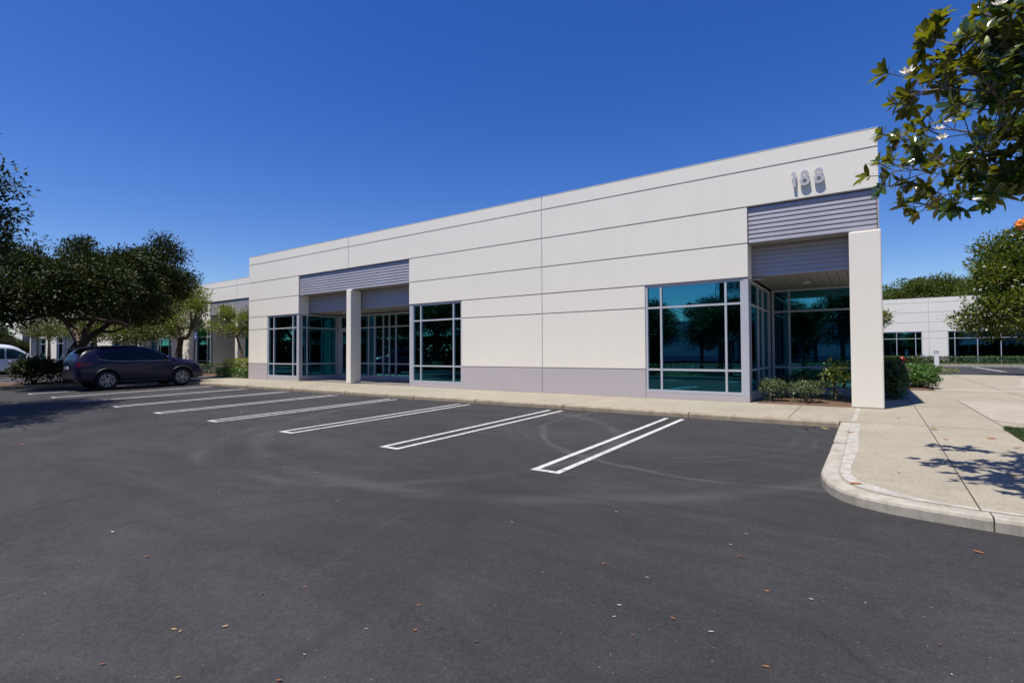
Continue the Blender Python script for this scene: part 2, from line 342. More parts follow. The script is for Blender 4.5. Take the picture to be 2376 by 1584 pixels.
def prism(m, poly, z0, z1, mi=0):
    n = len(poly); b = [(x, y, z0) for x, y in poly]+[(x, y, z1) for x, y in poly]
    m.add(b, [list(range(n, 2*n)), list(reversed(range(n)))] + [[i, (i+1) % n, n+(i+1) % n, n+i] for i in range(n)], mi)
walk = MB()
inner = offset(front_path, 0.165)[:-1] + [(-0.42, 10.765), (-0.238, 10.765), (-0.238, 10.6), (40, 10.6)]
prism(walk, [(-60, 35.5)] + inner + [(40, 35.5)], -0.1, SW)
ap = [(-0.238, 10.6)] + offset(corner_path, 0.165)[1:] + [(40, 10.6)]
walk.add([(x, y, swz(y)) for x, y in ap], [list(range(len(ap)))])
pv = walk.build('pavement', m_walk); struct(pv)
jm = MB()
def strip(m, a, b, wd, z, mi=0):
    a = Vector(a); b = Vector(b); t = (b-a).normalized(); nn = Vector((-t.y, t.x))*wd/2
    m.add([(q.x, q.y, swz(q.y)-SW+z) for q in (a-nn, b-nn, b+nn, a+nn)], [[0, 1, 2, 3]], mi)
for a, b in (((0.75, 5.64), (0.80, 10.6)), ((0.80, 10.6), (0.86, 14.6)), ((0.86, 14.6), (0.9, 20.3)), ((1.8, 11.2), (1.84, 16.7)), ((-0.2, 14.65), (1.9, 14.72)), ((0.9, 20.35), (12, 20.5)), ((1.9, 26.1), (12, 26.3)),
             ((-0.2, 10.8), (5, 10.85)), ((-1.22, 10.8), (-1.24, 13.44)), ((-5.9, 10.8), (-5.9, 13.4)), ((-10.85, 10.8), (-10.85, 13.4)), ((-15.6, 10.8), (-15.6, 13.4)), ((-20.1, 10.8), (-20.1, 13.4)), ((3.6, 5.6), (3.6, 9.8)), ((3.4, 11.2), (3.5, 34)), ((6, 11.2), (6.1, 34))):
    strip(jm, a, b, 0.011, SW+0.004)
struct(jm.build('pavement_joint', m_gap))
pm = MB()   # smoother, paler slabs set in the aggregate paving
pm.add([(1.84, 16.7, SW+0.004), (1.80, 12.4, SW+0.004), (2.3, 11.6, SW+0.004), (9, 11.6, SW+0.004), (9, 16.7, SW+0.004)], [[0, 1, 2, 3, 4]])
pm.add([(1.2, 20.75, SW+0.004), (9, 20.9, SW+0.004), (9, 21.9, SW+0.004), (2.2, 21.8, SW+0.004)], [[0, 1, 2, 3]])
struct(pm.build('pale_slab', m_walk2))
wp = MB(); wp.add([(4.15, 23.6, SW+0.004), (7.5, 23.6, SW+0.004), (8.6, 31.4, SW+0.004), (5.6, 31.4, SW+0.004)], [[0, 1, 2, 3]]); struct(wp.build('ramp_slab', m_walk2))
# mortar repair band along the inside of the corner kerb
inn = [(-0.235, 10.55), (-0.24, 9.2), (-0.245, 7.9), (-0.26, 6.95), (-0.25, 6.5), (-0.20, 6.22), (-0.10, 5.98), (0.08, 5.82), (0.33, 5.72), (0.68, 5.66), (1.6, 5.61)]
wds = [0.13, 0.12, 0.14, 0.10, 0.09, 0.12, 0.16, 0.13, 0.08, 0.06, 0.05]
ri = MB(); o2 = [(inn[i][0]+(0.0 if i > 9 else 1)*wds[i]*(1 if i < 6 else 0.7), inn[i][1]+(0 if i < 6 else wds[i])) for i in range(len(inn))]
vs = [(x, y, swz(y)+0.004) for x, y in inn]+[(x, y, swz(y)+0.004) for x, y in o2]; n = len(inn)
ri.add(vs, [[i, i+1, n+i+1, n+i] for i in range(n-1)])
ri.add([(-0.235, 10.85, SW+0.004), (-0.165, 10.85, SW+0.004), (-0.13, 13.42, SW+0.004), (-0.19, 13.42, SW+0.004)], [[0, 1, 2, 3]])
struct(ri.build('mortar_patch', m_patch))

# painted stall lines
PIT, X0, WD = 2.743, -3.3935, 0.383
def hairpin(x, ya, yb, wd=0.40, lw=0.085, dz=0.004, name='parking_line'):
    m = MB(); N = 12; ys = [ya+(yb-ya)*i/N for i in range(N+1)]
    for xa in (x, x+wd-lw):
        for a, b in zip(ys[:-1], ys[1:]): m.add([(xa, a, gz(a)+dz), (xa+lw, a, gz(a)+dz), (xa+lw, b, gz(b)+dz), (xa, b, gz(b)+dz)], [[0, 1, 2, 3]])
    s = 1 if yb > ya else -1
    m.add([(x+lw, ya, gz(ya)+dz), (x+wd-lw, ya, gz(ya)+dz), (x+wd-lw, ya+s*lw, gz(ya)+dz), (x+lw, ya+s*lw, gz(ya)+dz)], [[0, 1, 2, 3] if s > 0 else [3, 2, 1, 0]])
    return struct(m.build(name, m_line))
for k in range(9): hairpin(X0-k*PIT, 5.27, 10.33 if k < 8 else 11.2)
for x in (-34.2, -36.9, -39.7, -42.4, -45.2, -51, -54): hairpin(x, 6.0, 11.4)
for i in range(7): hairpin(-1.2+i*2.75-0.0, 44.6, 55.7, 0.30, 0.10)   # beyond the pavement, by the far building
for i in range(10): hairpin(-21+i*3.0, -0.35, -2.3)
# far kerb, planting strips
m = MB(); m.box(-60, 60, 57.3, 57.55, -0.1, 0.42); struct(m.build('kerb', m_kerbw))
m = MB(); m.box(-60, 60, 57.55, 59.2, -0.1, 0.40); struct(m.build('planting_bed', m_grassg))
m = MB(); m.box(-60, 40, 35.5, 35.62, -0.1, SW-0.01); struct(m.build('kerb', m_kerbw))
# island beside the parked SUV
isl = MB(); prism(isl, [(-31.3, 12.5), (-31.3, 5.6)]+arc(-30.7, 5.4, 0.6, 180, 270, 5)+arc(-29.2, 5.4, 0.6, 270, 360, 5)+[(-28.6, 12.5)], -0.1, 0.27); struct(isl.build('island_kerb', m_kerb))
isl = MB(); prism(isl, [(-31.15, 11.7), (-31.15, 5.6)]+arc(-30.6, 5.5, 0.55, 180, 270, 4)+arc(-29.3, 5.5, 0.55, 270, 360, 4)+[(-28.75, 11.7)], 0.1, 0.30); struct(isl.build('island_soil', m_soil))
# planting beds
def bed(name, x0, x1, y0, y1, z, mat):
    m = MB(); nx, ny = max(2, int((x1-x0)/0.25)), max(2, int((y1-y0)/0.25)); nx = min(nx, 60); ny = min(ny, 30)
    vs = []
    for j in range(ny+1):
        for i in range(nx+1):
            e = min(i, nx-i, j, ny-j); vs.append((x0+(x1-x0)*i/nx, y0+(y1-y0)*j/ny, z + (0 if e == 0 else 0.02+rnd.random()*0.035)))
    m.add(vs, [[j*(nx+1)+i, j*(nx+1)+i+1, (j+1)*(nx+1)+i+1, (j+1)*(nx+1)+i] for j in range(ny) for i in range(nx)])
    return struct(m.build(name, mat, smooth=True))
bed('mulch_bed', -2.2, -0.30, 13.52, 16.4, SW+0.004, m_soil)
bed('mulch_bed', 0.55, 1.75, 20.6, 34.5, SW+0.004, m_soil); bed('mulch_bed', -55, -25.7, 13.9, 16.7, SW+0.004, m_soil)
lg = bed('lawn', 1.74, 9.0, 9.0, 11.0, SW+0.012, m_grassg)
# strip behind the photographer
m = MB(); m.box(-60, 40, -2.75, -2.6, -0.2, 0.12); struct(m.build('kerb', m_kerbw))
m = MB(); m.box(-60, 40, -9.5, -2.75, -0.2, 0.10); struct(m.build('lawn', m_grassg))

# ---------------------------------------------------------------- buildings
ZB = [SW, 1.055, 2.72, 3.335, 4.17, 5.06, 5.95, 6.36]
def wall_cells(name, parent, rects, y, xj, th=0.2, zb=ZB, mats=None, gap=0.016):
    """tilt-up panels: slabs parted by recessed reveals; rects are (x0,x1,z0,z1) in the facade plane y"""
    up, lo, bk = MB(), MB(), MB()
    for x0, x1, z0, z1 in rects:
        xs = sorted(set([x0, x1]+[j for j in xj if x0 < j < x1])); zs = sorted(set([z0, z1]+[q for q in zb if z0 < q < z1]))
        for a, b in zip(xs[:-1], xs[1:]):
            for c, d in zip(zs[:-1], zs[1:]):
                ga = gap*0.7 if a in xj else 0; gb = gap*0.7 if b in xj else 0
                gc = gap if c > zb[0]+.01 else 0; gd = gap if d < zb[-1]-.01 else 0
                if d <= 1.06: lo = MB(); lo.box(a+ga, b-gb, y, y+th-0.03, c+gc, d-gd); lo.build('base_course', m_base, parent, bevel=0.006)
                else: up.box(a+ga, b-gb, y, y+th-0.03, c+gc, d-gd)
        bk.box(x0+0.004, x1-0.004, y+0.014, y+th-0.034, z0+0.004, z1-0.004)
    o = up.build(name, m_wall, parent, bevel=0.006)
    bk.build('reveal', m_joint, o)
    return o
def window(parent, x0, x1, y, mull, z0=0.45, z1=3.335, hor=(1.055, 2.72), fw=0.065, depth=0.11, name='window', postR=0, postL=0, inset=0.03, axis='x'):
    """framed glazing in the plane y (axis x) or, for return walls, in the plane x (axis y)"""
    m = MB(); g = MB()
    def bx(mm, a, b, d0, d1, c, d):
        if axis == 'x': mm.box(a, b, d0, d1, c, d)
        else: mm.box(d0, d1, a, b, c, d)
    s = 1 if depth > 0 else -1
    ya, yb = y+inset*s, y+(inset)*s+depth
    bx(m, x0, x0+fw, ya, yb, z0+fw, z1-fw); bx(m, x1-fw, x1, ya, yb, z0+fw, z1-fw)
    bx(m, x0, x1, ya-0.012*s, yb, z0, z0+fw); bx(m, x0, x1, ya, yb, z1-fw, z1)
    cols = [x0+fw]+[c for q in mull for c in (q-0.025, q+0.025)]+[x1-fw]
    for q in mull: bx(m, q-0.025, q+0.025, ya+0.004*s, yb, z0+fw, z1-fw)
    for i in range(0, len(cols), 2):
        for h in hor: bx(m, cols[i], cols[i+1], ya+0.008*s, yb-0.01*s, h-0.025, h+0.025)
    o = m.build(name, m_alu, parent)
    zs = [z0+fw]+[q for h in hor for q in (h-0.025, h+0.025)]+[z1-fw]
    for i in range(0, len(cols), 2):
        for j in range(0, len(zs), 2):
            g = MB(); yy = y+(inset+0.055)*s; bx(g, cols[i], cols[i+1], yy-0.004, yy+0.004, zs[j], zs[j+1]); g.build('pane', m_glass, o)
    return o
def louvre(parent, x0, x1, y, z0, z1, n, label=None):
    m = MB(); p = (z1-z0)/n
    prof = []
    for i in range(n):
        b = z0+i*p; prof += [(y+0.006, b+0.004), (y-0.004, b+0.018), (y+0.008, b+p-0.012), (y+0.030, b+p-0.009), (y+0.030, b+p-0.001)]
    vs = [(x0, a, b) for a, b in prof]+[(x1, a, b) for a, b in prof]; k = len(prof)
    m.add(vs, [[j, k+j, k+j+1, j+1] for j in range(k-1)])
    m.box(x0+0.002, x1-0.002, y+0.05, y+0.12, z0+0.002, z1-0.002)
    return m.build('louvre_panel', m_lou, parent)
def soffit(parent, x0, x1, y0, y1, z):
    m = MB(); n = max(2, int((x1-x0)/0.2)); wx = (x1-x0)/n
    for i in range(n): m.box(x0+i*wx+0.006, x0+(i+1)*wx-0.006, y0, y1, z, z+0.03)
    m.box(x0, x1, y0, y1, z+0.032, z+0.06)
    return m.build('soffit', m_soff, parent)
def downlight(parent, x, y, z):
    m = MB(); m.lathe([(0.105, 0.0), (0.10, -0.012), (0.075, -0.014), (0.07, 0.0)], (x, y, z), n=20); o = m.build('ceiling_light', m_white, parent, True)
    g = MB(); g.lathe([(0.07, -0.004), (0.04, -0.007), (0.001, -0.008)], (x, y, z), n=20); g.build('lens', m_lamp, o, True)

# --- the main building -------------------------------------------------------
YF = 13.50
B = empty('office_building', (0, 0, 0)); tag(B, 'pale grey office block with corner entry numbered 188 beside the double striped stalls', 'building')
XL, XR = -25.45, 0.27
E1L, E1R, E2L = -21.17, -14.06, -2.35
wall_cells('wall', B, [(XL, -23.75, SW, 3.335), (-11.49, -4.95, SW, 3.335), (XL, E1L, 3.335, 5.06), (E1R, E2L, 3.335, 5.06), (XL, XR, 5.06, 6.36)], YF, (-17.62, -8.23))
for x0, x1 in ((-23.75, E1L), (E1R, -11.49), (-4.95, E2L)):
    m = MB(); m.box(x0, x1, YF+0.02, YF+0.17, SW, 0.448); m.build('base_course', m_base, B, bevel=0.005)
window(B, -23.75, -21.29, YF, (-23.25, -21.67)); window(B, -13.93, -11.49, YF, (-13.49, -11.90)); window(B, -4.95, -2.47, YF, (-4.52, -2.88))
for x0, x1 in ((-21.29, -21.17), (-14.06, -13.93), (-2.47, -2.35)):
    m = MB(); m.box(x0, x1, YF+0.02, YF+0.14, 0.449, 3.333); m.build('corner_post', m_alu, B, bevel=0.004)
# return walls above the glass at the entries, 0.5 m deep
for x0, x1 in ((E1L-0.2, E1L), (E1R, E1R+0.2), (E2L-0.2, E2L)):
    m = MB(); m.box(x0, x1, YF+0.172, YF+0.52, 3.336, 4.168); m.box(x0, x1, YF+0.172, 14.6, 4.17, 5.9); m.build('return_wall', m_wall, B)
    m = MB(); m.box(x0+(-0.0 if x0 > -20 else 0), x1+(0.25 if x0 in (E1L-0.2, E2L-0.2) else 0), YF+0.50, YF+0.56, 3.325, 3.345); m.build('flashing', m_alu, B)
for x0, x1 in ((E1L, E1R), (E2L, XR-0.03)):
    louvre(B, x0+0.01, x1-0.01, YF+0.055, 4.17, 5.045, 8)
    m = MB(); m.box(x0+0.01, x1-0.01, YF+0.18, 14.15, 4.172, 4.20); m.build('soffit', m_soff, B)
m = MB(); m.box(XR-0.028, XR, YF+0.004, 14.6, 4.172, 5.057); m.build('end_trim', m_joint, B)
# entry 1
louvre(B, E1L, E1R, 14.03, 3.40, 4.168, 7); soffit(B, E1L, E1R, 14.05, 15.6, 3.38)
for x, s in ((E1L, -1), (E1R, 1)):
    window(B, 13.66, 15.60, x, (13.97,) if s < 0 else (14.6,), depth=0.11*s, axis='y', name='side_window')
    m = MB(); m.box(x, x+0.14*s, 13.645, 15.60, SW, 0.448); m.build('base_course', m_base, B)
window(B, -20.0, E1R, 15.60, (-18.96, -18.52, -17.96, -17.56, -17.13, -15.6), name='entry_glazing')
m = MB(); m.box(-20.0, E1R, 15.62, 15.76, SW, 0.448); m.build('base_course', m_base, B)
def door(parent, x0, x1, y):
    m = MB(); m.box(x0, x0+0.05, y, y+0.12, SW, 3.33); m.box(x1-0.05, x1, y, y+0.12, SW, 3.33); m.box(x0+0.05, x1-0.05, y, y+0.12, 2.66, 2.76); m.box(x0+0.05, x1-0.05, y, y+0.12, 3.27, 3.33)
    g = MB(); g.box(x0+0.05, x1-0.05, y+0.05, y+0.058, 2.76, 3.27); m.build('door_frame', m_alu, parent)
    d = MB(); a, b = x0+0.055, x1-0.055
    d.box(a, a+0.07, y+0.03, y+0.08, SW+0.01, 2.655); d.box(b-0.07, b, y+0.03, y+0.08, SW+0.01, 2.655); d.box(a+0.07, b-0.07, y+0.03, y+0.08, 2.56, 2.655); d.box(a+0.07, b-0.07, y+0.03, y+0.08, SW+0.01, SW+0.26)
    o = d.build('door', m_alu, parent); p = MB(); p.box(a+0.07, b-0.07, y+0.05, y+0.058, SW+0.26, 2.56); p.build('pane', m_glass, o); g.build('pane', m_glass, o)
    h = MB(); h.tube([(a+0.08, y-0.02, 1.32), (b-0.08, y-0.02, 1.32)], [0.014, 0.014]); h.box(a+0.08, a+0.10, y-0.02, y+0.05, 1.305, 1.335); h.box(b-0.10, b-0.08, y-0.02, y+0.05, 1.305, 1.335); h.build('handle', m_chrome, o)
door(B, -20.98, -20.0, 15.60)
m = MB(); m.box(E1L, -20.985, 15.60, 15.72, SW, 3.33); m.build('corner_post', m_alu, B)
downlight(B, -15.2, 14.8, 3.38); downlight(B, -19.6, 14.8, 3.38)
# pillars
m = MB(); m.box(-17.73, -17.43, 13.47, 14.0, SW, 4.165); m.build('pillar', m_wall, B, bevel=0.03)
m = MB(); m.box(-0.285, 0.30, 13.46, 13.80, SW, 4.15); m.build('pillar', m_wall, B, bevel=0.03)
# entry 2
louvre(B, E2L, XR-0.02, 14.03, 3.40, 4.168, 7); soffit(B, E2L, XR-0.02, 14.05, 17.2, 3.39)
window(B, 13.66, 17.20, E2L, (14.05, 15.20, 15.95, 17.0), depth=-0.11, axis='y', name='side_window')
m = MB(); m.box(E2L-0.14, E2L, 13.645, 17.2, SW, 0.448); m.build('base_course', m_base, B)
window(B, E2L, XR-0.02, 17.20, (-1.88,), z0=0.42, z1=3.385, name='entry_glazing')
m = MB(); m.box(E2L, XR-0.02, 17.22, 17.36, SW, 0.418); m.build('base_course', m_base, B)
downlight(B, -1.30, 15.9, 3.39)
# side, back, roof
m = MB(); m.box(XR-0.2, XR, 14.6, 31.5, 4.172, 6.36); m.box(XR-0.2, XR, YF+0.172, 14.6, 5.06, 6.36); m.box(XR-0.2, XR, 17.32, 31.5, SW, 4.17); m.box(XL, XR-0.2, 31.3, 31.5, SW, 6.36); m.box(XL, XL+0.2, YF+0.172, 31.3, SW, 6.36)
m.build('side_wall', m_wall, B)
m = MB(); m.box(XL+0.2, XR-0.2, YF+0.2, 31.3, 5.6, 5.75); m.build('roof', m_roof, B)
m = MB(); m.box(XL-0.004, XR+0.004, YF-0.006, YF+0.19, 6.361, 6.372); m.box(XR-0.2, XR+0.004, YF+0.19, 31.5, 6.361, 6.372); m.build('coping', m_white, B)
m = MB()
m.box(XL+0.2, XR-0.2, YF+0.2, 23.0, SW-0.02, SW+0.005, 0); m.box(XL+0.2, XR-0.2, 22.9, 23.0, SW, 3.6, 1); m.box(XL+0.2, XR-0.2, YF+0.2, 14.55, 3.36, 3.40, 1) if False else None
m.box(-23.9, -23.8, 13.9, 22.9, SW, 3.6, 1); m.box(-11.4, -11.3, 13.8, 22.9, SW, 3.6, 1); m.box(-5.1, -5.0, 13.8, 22.9, SW, 3.6, 1)
for a, b, c in ((XL+0.2, E1L-0.2, 13.7), (E1L-0.2, E1R+0.2, 15.78), (E1R+0.2, E2L-0.2, 13.7), (E2L-0.2, XR-0.2, 17.4)): m.box(a, b, c, 22.9, 3.6, 3.65, 1)
m.build('interior', [m_carpet, m_inner], B)
# the number 188, flat metal digits on pins
def digit8(cx, s):
    m = MB(); N = 28
    def ringpts(cz, r): return [(cx+r*0.96*math.cos(2*math.pi*i/N), cz+r*math.sin(2*math.pi*i/N)) for i in range(N)]
    zt, zb, rt, rb = 5.605, 5.445, 0.088, 0.106
    for cz, ro, ri, dy in ((zt, rt, 0.034, 0.0), (zb, rb, 0.047, 0.0012)):
        o_, i_ = ringpts(cz, ro), ringpts(cz, ri); y0, y1 = YF-0.078+dy, YF-0.036-dy
        vs = [(x, y0, z) for x, z in o_]+[(x, y0, z) for x, z in i_]+[(x, y1, z) for x, z in o_]+[(x, y1, z) for x, z in i_]
        fs = []
        for i in range(N):
            j = (i+1) % N; fs += [[i, j, N+j, N+i], [2*N+j, 2*N+i, 3*N+i, 3*N+j], [j, i, 2*N+i, 2*N+j], [N+i, N+j, 3*N+j, 3*N+i]]
        m.add(vs, fs)
    m.tube([(cx, YF-0.04, zt+0.06), (cx, YF+0.01, zt+0.06)], [0.008]*2); m.tube([(cx, YF-0.04, zb-0.07), (cx, YF+0.01, zb-0.07)], [0.008]*2)
    return m.build('house_number', m_num, B)
m = MB(); m.box(-1.345, -1.285, YF-0.078, YF-0.036, 5.34, 5.69); m.add([(-1.345, YF-0.078, 5.69), (-1.345, YF-0.036, 5.69), (-1.385, YF-0.036, 5.64), (-1.385, YF-0.078, 5.64), (-1.345, YF-0.078, 5.62), (-1.345, YF-0.036, 5.62)], [[0, 1, 2, 3], [3, 2, 5, 4], [0, 3, 4], [1, 5, 2]])
m.tube([(-1.32, YF-0.04, 5.6), (-1.32, YF+0.01, 5.6)], [0.008]*2); m.build('house_number', m_num, B); digit8(-1.105, 1); digit8(-0.825, 1)

# --- neighbours built from the same panels ------------------------------------
def unit_building(name, loc, rz, x0, x1, entries, depth, label, ygl=2.1, plainwin=(), hgt=ZB, joints=()):
    """long block in local coordinates (facade at y=0); entries are centres of recessed louvred porches"""
    b = empty(name, loc, rz); tag(b, label, 'building')
    solid = []; low = []; up = []
    cuts = sorted([(c-5.98, c+5.98, c) for c in entries]+[(a, d, None) for a, d in plainwin])
    cur = x0
    for a, d, c in cuts: solid.append((cur, a, SW, 3.335)); cur = d
    solid.append((cur, x1, SW, 3.335)); cur = x0
    for a, d, c in cuts:
        if c is not None: solid.append((cur, c-3.54, 3.335, 5.06)); cur = c+3.54
    solid.append((cur, x1, 3.335, 5.06)); solid.append((x0, x1, 5.06, 6.36))
    wall_cells('wall', b, [s for s in solid if s[1]-s[0] > 0.05], 0.0, tuple(entries)+tuple(joints))
    for a, d, c in cuts:
        if c is None:
            n = max(2, int((d-a)/1.6)); ml = [a+0.48]+[a+0.48+(d-a-0.96)*i/n for i in range(1, n)]+[d-0.48]
            window(b, a, d, 0, ml); m = MB(); m.box(a, d, 0.02, 0.15, SW, 0.448); m.build('base_course', m_base, b); continue
        window(b, c-5.98, c-3.54, 0, (c-5.5, c-4.0)); window(b, c+3.54, c+5.98, 0, (c+4.0, c+5.5))
        for q, e in ((c-5.98, c-3.54), (c+3.54, c+5.98)): m = MB(); m.box(q, e, 0.02, 0.15, SW, 0.448); m.build('base_course', m_base, b)
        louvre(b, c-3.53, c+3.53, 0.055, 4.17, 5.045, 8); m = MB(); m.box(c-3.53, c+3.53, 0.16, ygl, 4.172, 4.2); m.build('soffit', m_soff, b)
        louvre(b, c-3.54, c+3.54, 1.1, 3.42, 4.168, 7)
        window(b, c-3.5, c+3.5, ygl, (c-2.5, c-1.4, c-0.5, c+0.6, c+1.2, c+2.4), name='entry_glazing')
        for s in (-1, 1): m = MB(); m.box(c+s*3.54, c+s*3.74, 0.172, 1.1, 3.336, 5.9); m.box(c+s*3.54, c+s*3.60, 0.172, ygl, SW, 3.33); m.build('return_wall', m_wall, b)
        m = MB(); m.box(c-0.16, c+0.16, -0.03, 0.5 if rz == 0 else 0.5, SW, 4.165); m.build('pillar', m_wall, b, bevel=0.03)
    m = MB(); m.box(x0, x1, 0.2, depth, 5.6, 5.7); m.build('roof', m_roof, b)
    m = MB(); m.box(x0, x0+0.2, 0.172, depth, SW, 6.36); m.box(x1-0.2, x1, 0.172, depth, SW, 6.36); m.box(x0+0.2, x1-0.2, depth-0.2, depth, SW, 6.36); m.build('side_wall', m_wall, b)
    m = MB(); m.box(x0-0.004, x1+0.004, -0.006, 0.19, 6.361, 6.372); m.build('coping', m_white, b)
    m = MB(); m.box(x0+0.3, x1-0.3, 0.3, 9, SW-0.02, SW+0.004, 0); m.box(x0+0.3, x1-0.3, 8.9, 9, SW, 3.6, 1); m.box(x0+0.3, x1-0.3, ygl+0.2, 8.9, 3.6, 3.65, 1); m.build('interior', [m_carpet, m_inner], b)
    return b
unit_building('office_building', (0, 16.87, 0), 0, -88, -25.5, (-33.27, -48.82, -64.4, -80.0), 14, 'long pale office row set back behind the dark SUV and hedges', joints=(-41.0, -56.6, -72.2))
unit_building('office_building', (0, 58.8, -0.06), 0, -26, 44, (), 20, 'distant white office block behind the hedge and red hydrant', plainwin=((-16, -4.2), (-2.3, 4.15), (5.89, 17.2), (19.0, 30)), joints=(-3.2, 4.62, 18.1))
unit_building('office_building', (-10, -52, -0.1), math.pi, -55, 60, (-38, -20, 2, 24, 44), 16, 'pale office row across the car park seen mirrored in the windows')

# small sign in the far window and the cross-lot sign post

# ---------------------------------------------------------------- foliage
def leaf_mesh(name, P, D, N, L, W, mat, parent, seg=2, curl=0.0, midfold=0.25):
    """P base points, D directions, N normals (n,3); leaves of seg cross strips folded on the midrib"""
    n = len(P); D = D/np.linalg.norm(D, axis=1)[:, None]; N = N-(N*D).sum(1)[:, None]*D; N = N/np.linalg.norm(N, axis=1)[:, None]; S = np.cross(D, N)
    L = np.broadcast_to(L, (n,)); W = np.broadcast_to(W, (n,))
    if seg == 1:
        mid = P+D*(L*0.5)[:, None]
        V = np.stack([P, mid+S*(W/2)[:, None]+N*(W*midfold)[:, None]*0.5, P+D*L[:, None], mid-S*(W/2)[:, None]+N*(W*midfold)[:, None]*0.5], 1).reshape(-1, 3)
        k = 4; F = np.array([[0, 1, 2], [0, 2, 3]])
    else:
        prof = [(0.0, 0.0), (0.22, 0.62), (0.5, 1.0), (0.78, 0.72), (1.0, 0.0)]
        cols = []
        for t, w_ in prof:
            c = P+D*(L*t)[:, None]-N*(L*curl*t*t)[:, None]
            if w_ == 0: cols.append(c[:, None])
            else:
                off = S*(W/2*w_)[:, None]; u = N*(W*midfold*w_*0.5)[:, None]
                cols.append(np.stack([c+off+u, c, c-off+u], 1))
        V = np.concatenate(cols, 1); k = V.shape[1]; V = V.reshape(-1, 3)
        F = np.array([[0, 1, 2], [0, 2, 3], [1, 4, 5], [1, 5, 2], [2, 5, 6], [2, 6, 3], [4, 7, 8], [4, 8, 5], [5, 8, 9], [5, 9, 6], [7, 10, 8], [8, 10, 9]])
    Fa = (F[None]+(np.arange(n)*k)[:, None, None]).reshape(-1, 3)
    me = bpy.data.meshes.new(name); me.vertices.add(len(V)); me.vertices.foreach_set('co', V.ravel())
    me.loops.add(Fa.size); me.loops.foreach_set('vertex_index', Fa.ravel().astype(np.int32)); me.polygons.add(len(Fa)); me.polygons.foreach_set('loop_start', np.arange(0, Fa.size, 3, dtype=np.int32))
    me.update(); me.validate()
    return link(name, me, mat, parent)
def rand_unit(n):
    v = RS.normal(size=(n, 3)); return v/np.linalg.norm(v, axis=1)[:, None]
def crown_pts(blobs, ncl, per, cr, shell=0.42):
    """clumps of leaves spread through the blobs (centre, radii), denser near the surface"""
    vol = np.array([r[0]*r[1]*r[2] for c, r in blobs]); pick = RS.choice(len(blobs), ncl, p=vol**0.8/(vol**0.8).sum())
    cen = np.array([blobs[i][0] for i in pick], float); rad = np.array([blobs[i][1] for i in pick], float)
    u = rand_unit(ncl); rr = RS.rand(ncl)**shell; q = cen+u*rad*rr[:, None]; 
    sz = cr*(0.6+0.8*RS.rand(ncl))
    off = rand_unit(ncl*per).reshape(ncl, per, 3)*(RS.rand(ncl, per, 1)**0.45)*0.85*sz[:, None, None]*np.array([1, 1, 0.7]); P = q[:, None]+off
    out = off/np.maximum(1e-6, np.linalg.norm(off, axis=2))[..., None]+u[:, None]*0.5+np.array([0, 0, 0.25])
    return P.reshape(-1, 3), out.reshape(-1, 3), q
def tree(name, base, label, cat, blobs, trunk, leaf=(0.11, 0.05), ncl=500, per=40, cr=0.45, mat=None, bark=None, group=None, limb_r=0.09, lean=None, nl=60, shell=0.42, seg=1):
    """trunk = list of (point, radius) polylines relative to base; limbs run from the fork to the blobs"""
    t = empty(name, base); tag(t, label, cat, group)
    m = MB()
    for pl in trunk: m.tube([p for p, r in pl], [r for p, r in pl], 10)
    fork = Vector(trunk[0][-1][0]); tips = [Vector(pl[-1][0]) for pl in trunk]
    P, D, q = crown_pts(blobs, ncl, per, cr, shell)
    for c, r in blobs:
        c = Vector(c); s = min(tips, key=lambda a: (a-c).length); mid = (s+c)/2+Vector((rnd.uniform(-.2, .2), rnd.uniform(-.2, .2), rnd.uniform(-.3, .1)))*(c-s).length*0.5
        m.tube([s, mid, c], [limb_r, limb_r*0.7, limb_r*0.35], 6)
    idx = RS.choice(len(q), min(nl, len(q)), replace=False)
    for i in idx:
        e = Vector(q[i]); c = min((Vector(c) for c, r in blobs), key=lambda a: (a-e).length); s = min([c, (c+fork)/2]+tips, key=lambda a: (a-e).length)
        mid = (s+e)/2+Vector((rnd.uniform(-.1, .1), rnd.uniform(-.1, .1), -0.05))*(e-s).length
        m.tube([s, mid, e], [limb_r*0.35, limb_r*0.22, 0.008], 5, cap=False)
    m.build('trunk', bark or m_bark, t, True)
    n = len(P); D = D/np.linalg.norm(D, axis=1)[:, None]+rand_unit(n)*0.8
    Nn = rand_unit(n)*0.75+np.array([0, 0, 0.9]); L = leaf[0]*(0.65+0.7*RS.rand(n)); W = leaf[1]*(0.7+0.6*RS.rand(n))
    leaf_mesh('crown', P, D, Nn, L, W, mat or m_ficus, t, seg)
    return t
def rel(p, b): return (p[0]-b[0], p[1]-b[1], p[2]-b[2])
def blobs_px(base, X, lst, dx=1.6):
    """(px, py, radius px, x-offset) -> world ellipsoids standing around the plane x = X"""
    out = []
    for px, py, r, d in lst:
        p = at_x(px, py, X+d); t = (p-Vector((0, 0, CAMH))).dot(CF); rr = max(0.2, r*t/FPX-0.22)
        out.append((rel(p, base), (rr*1.15, rr, rr*0.9)))
    return out

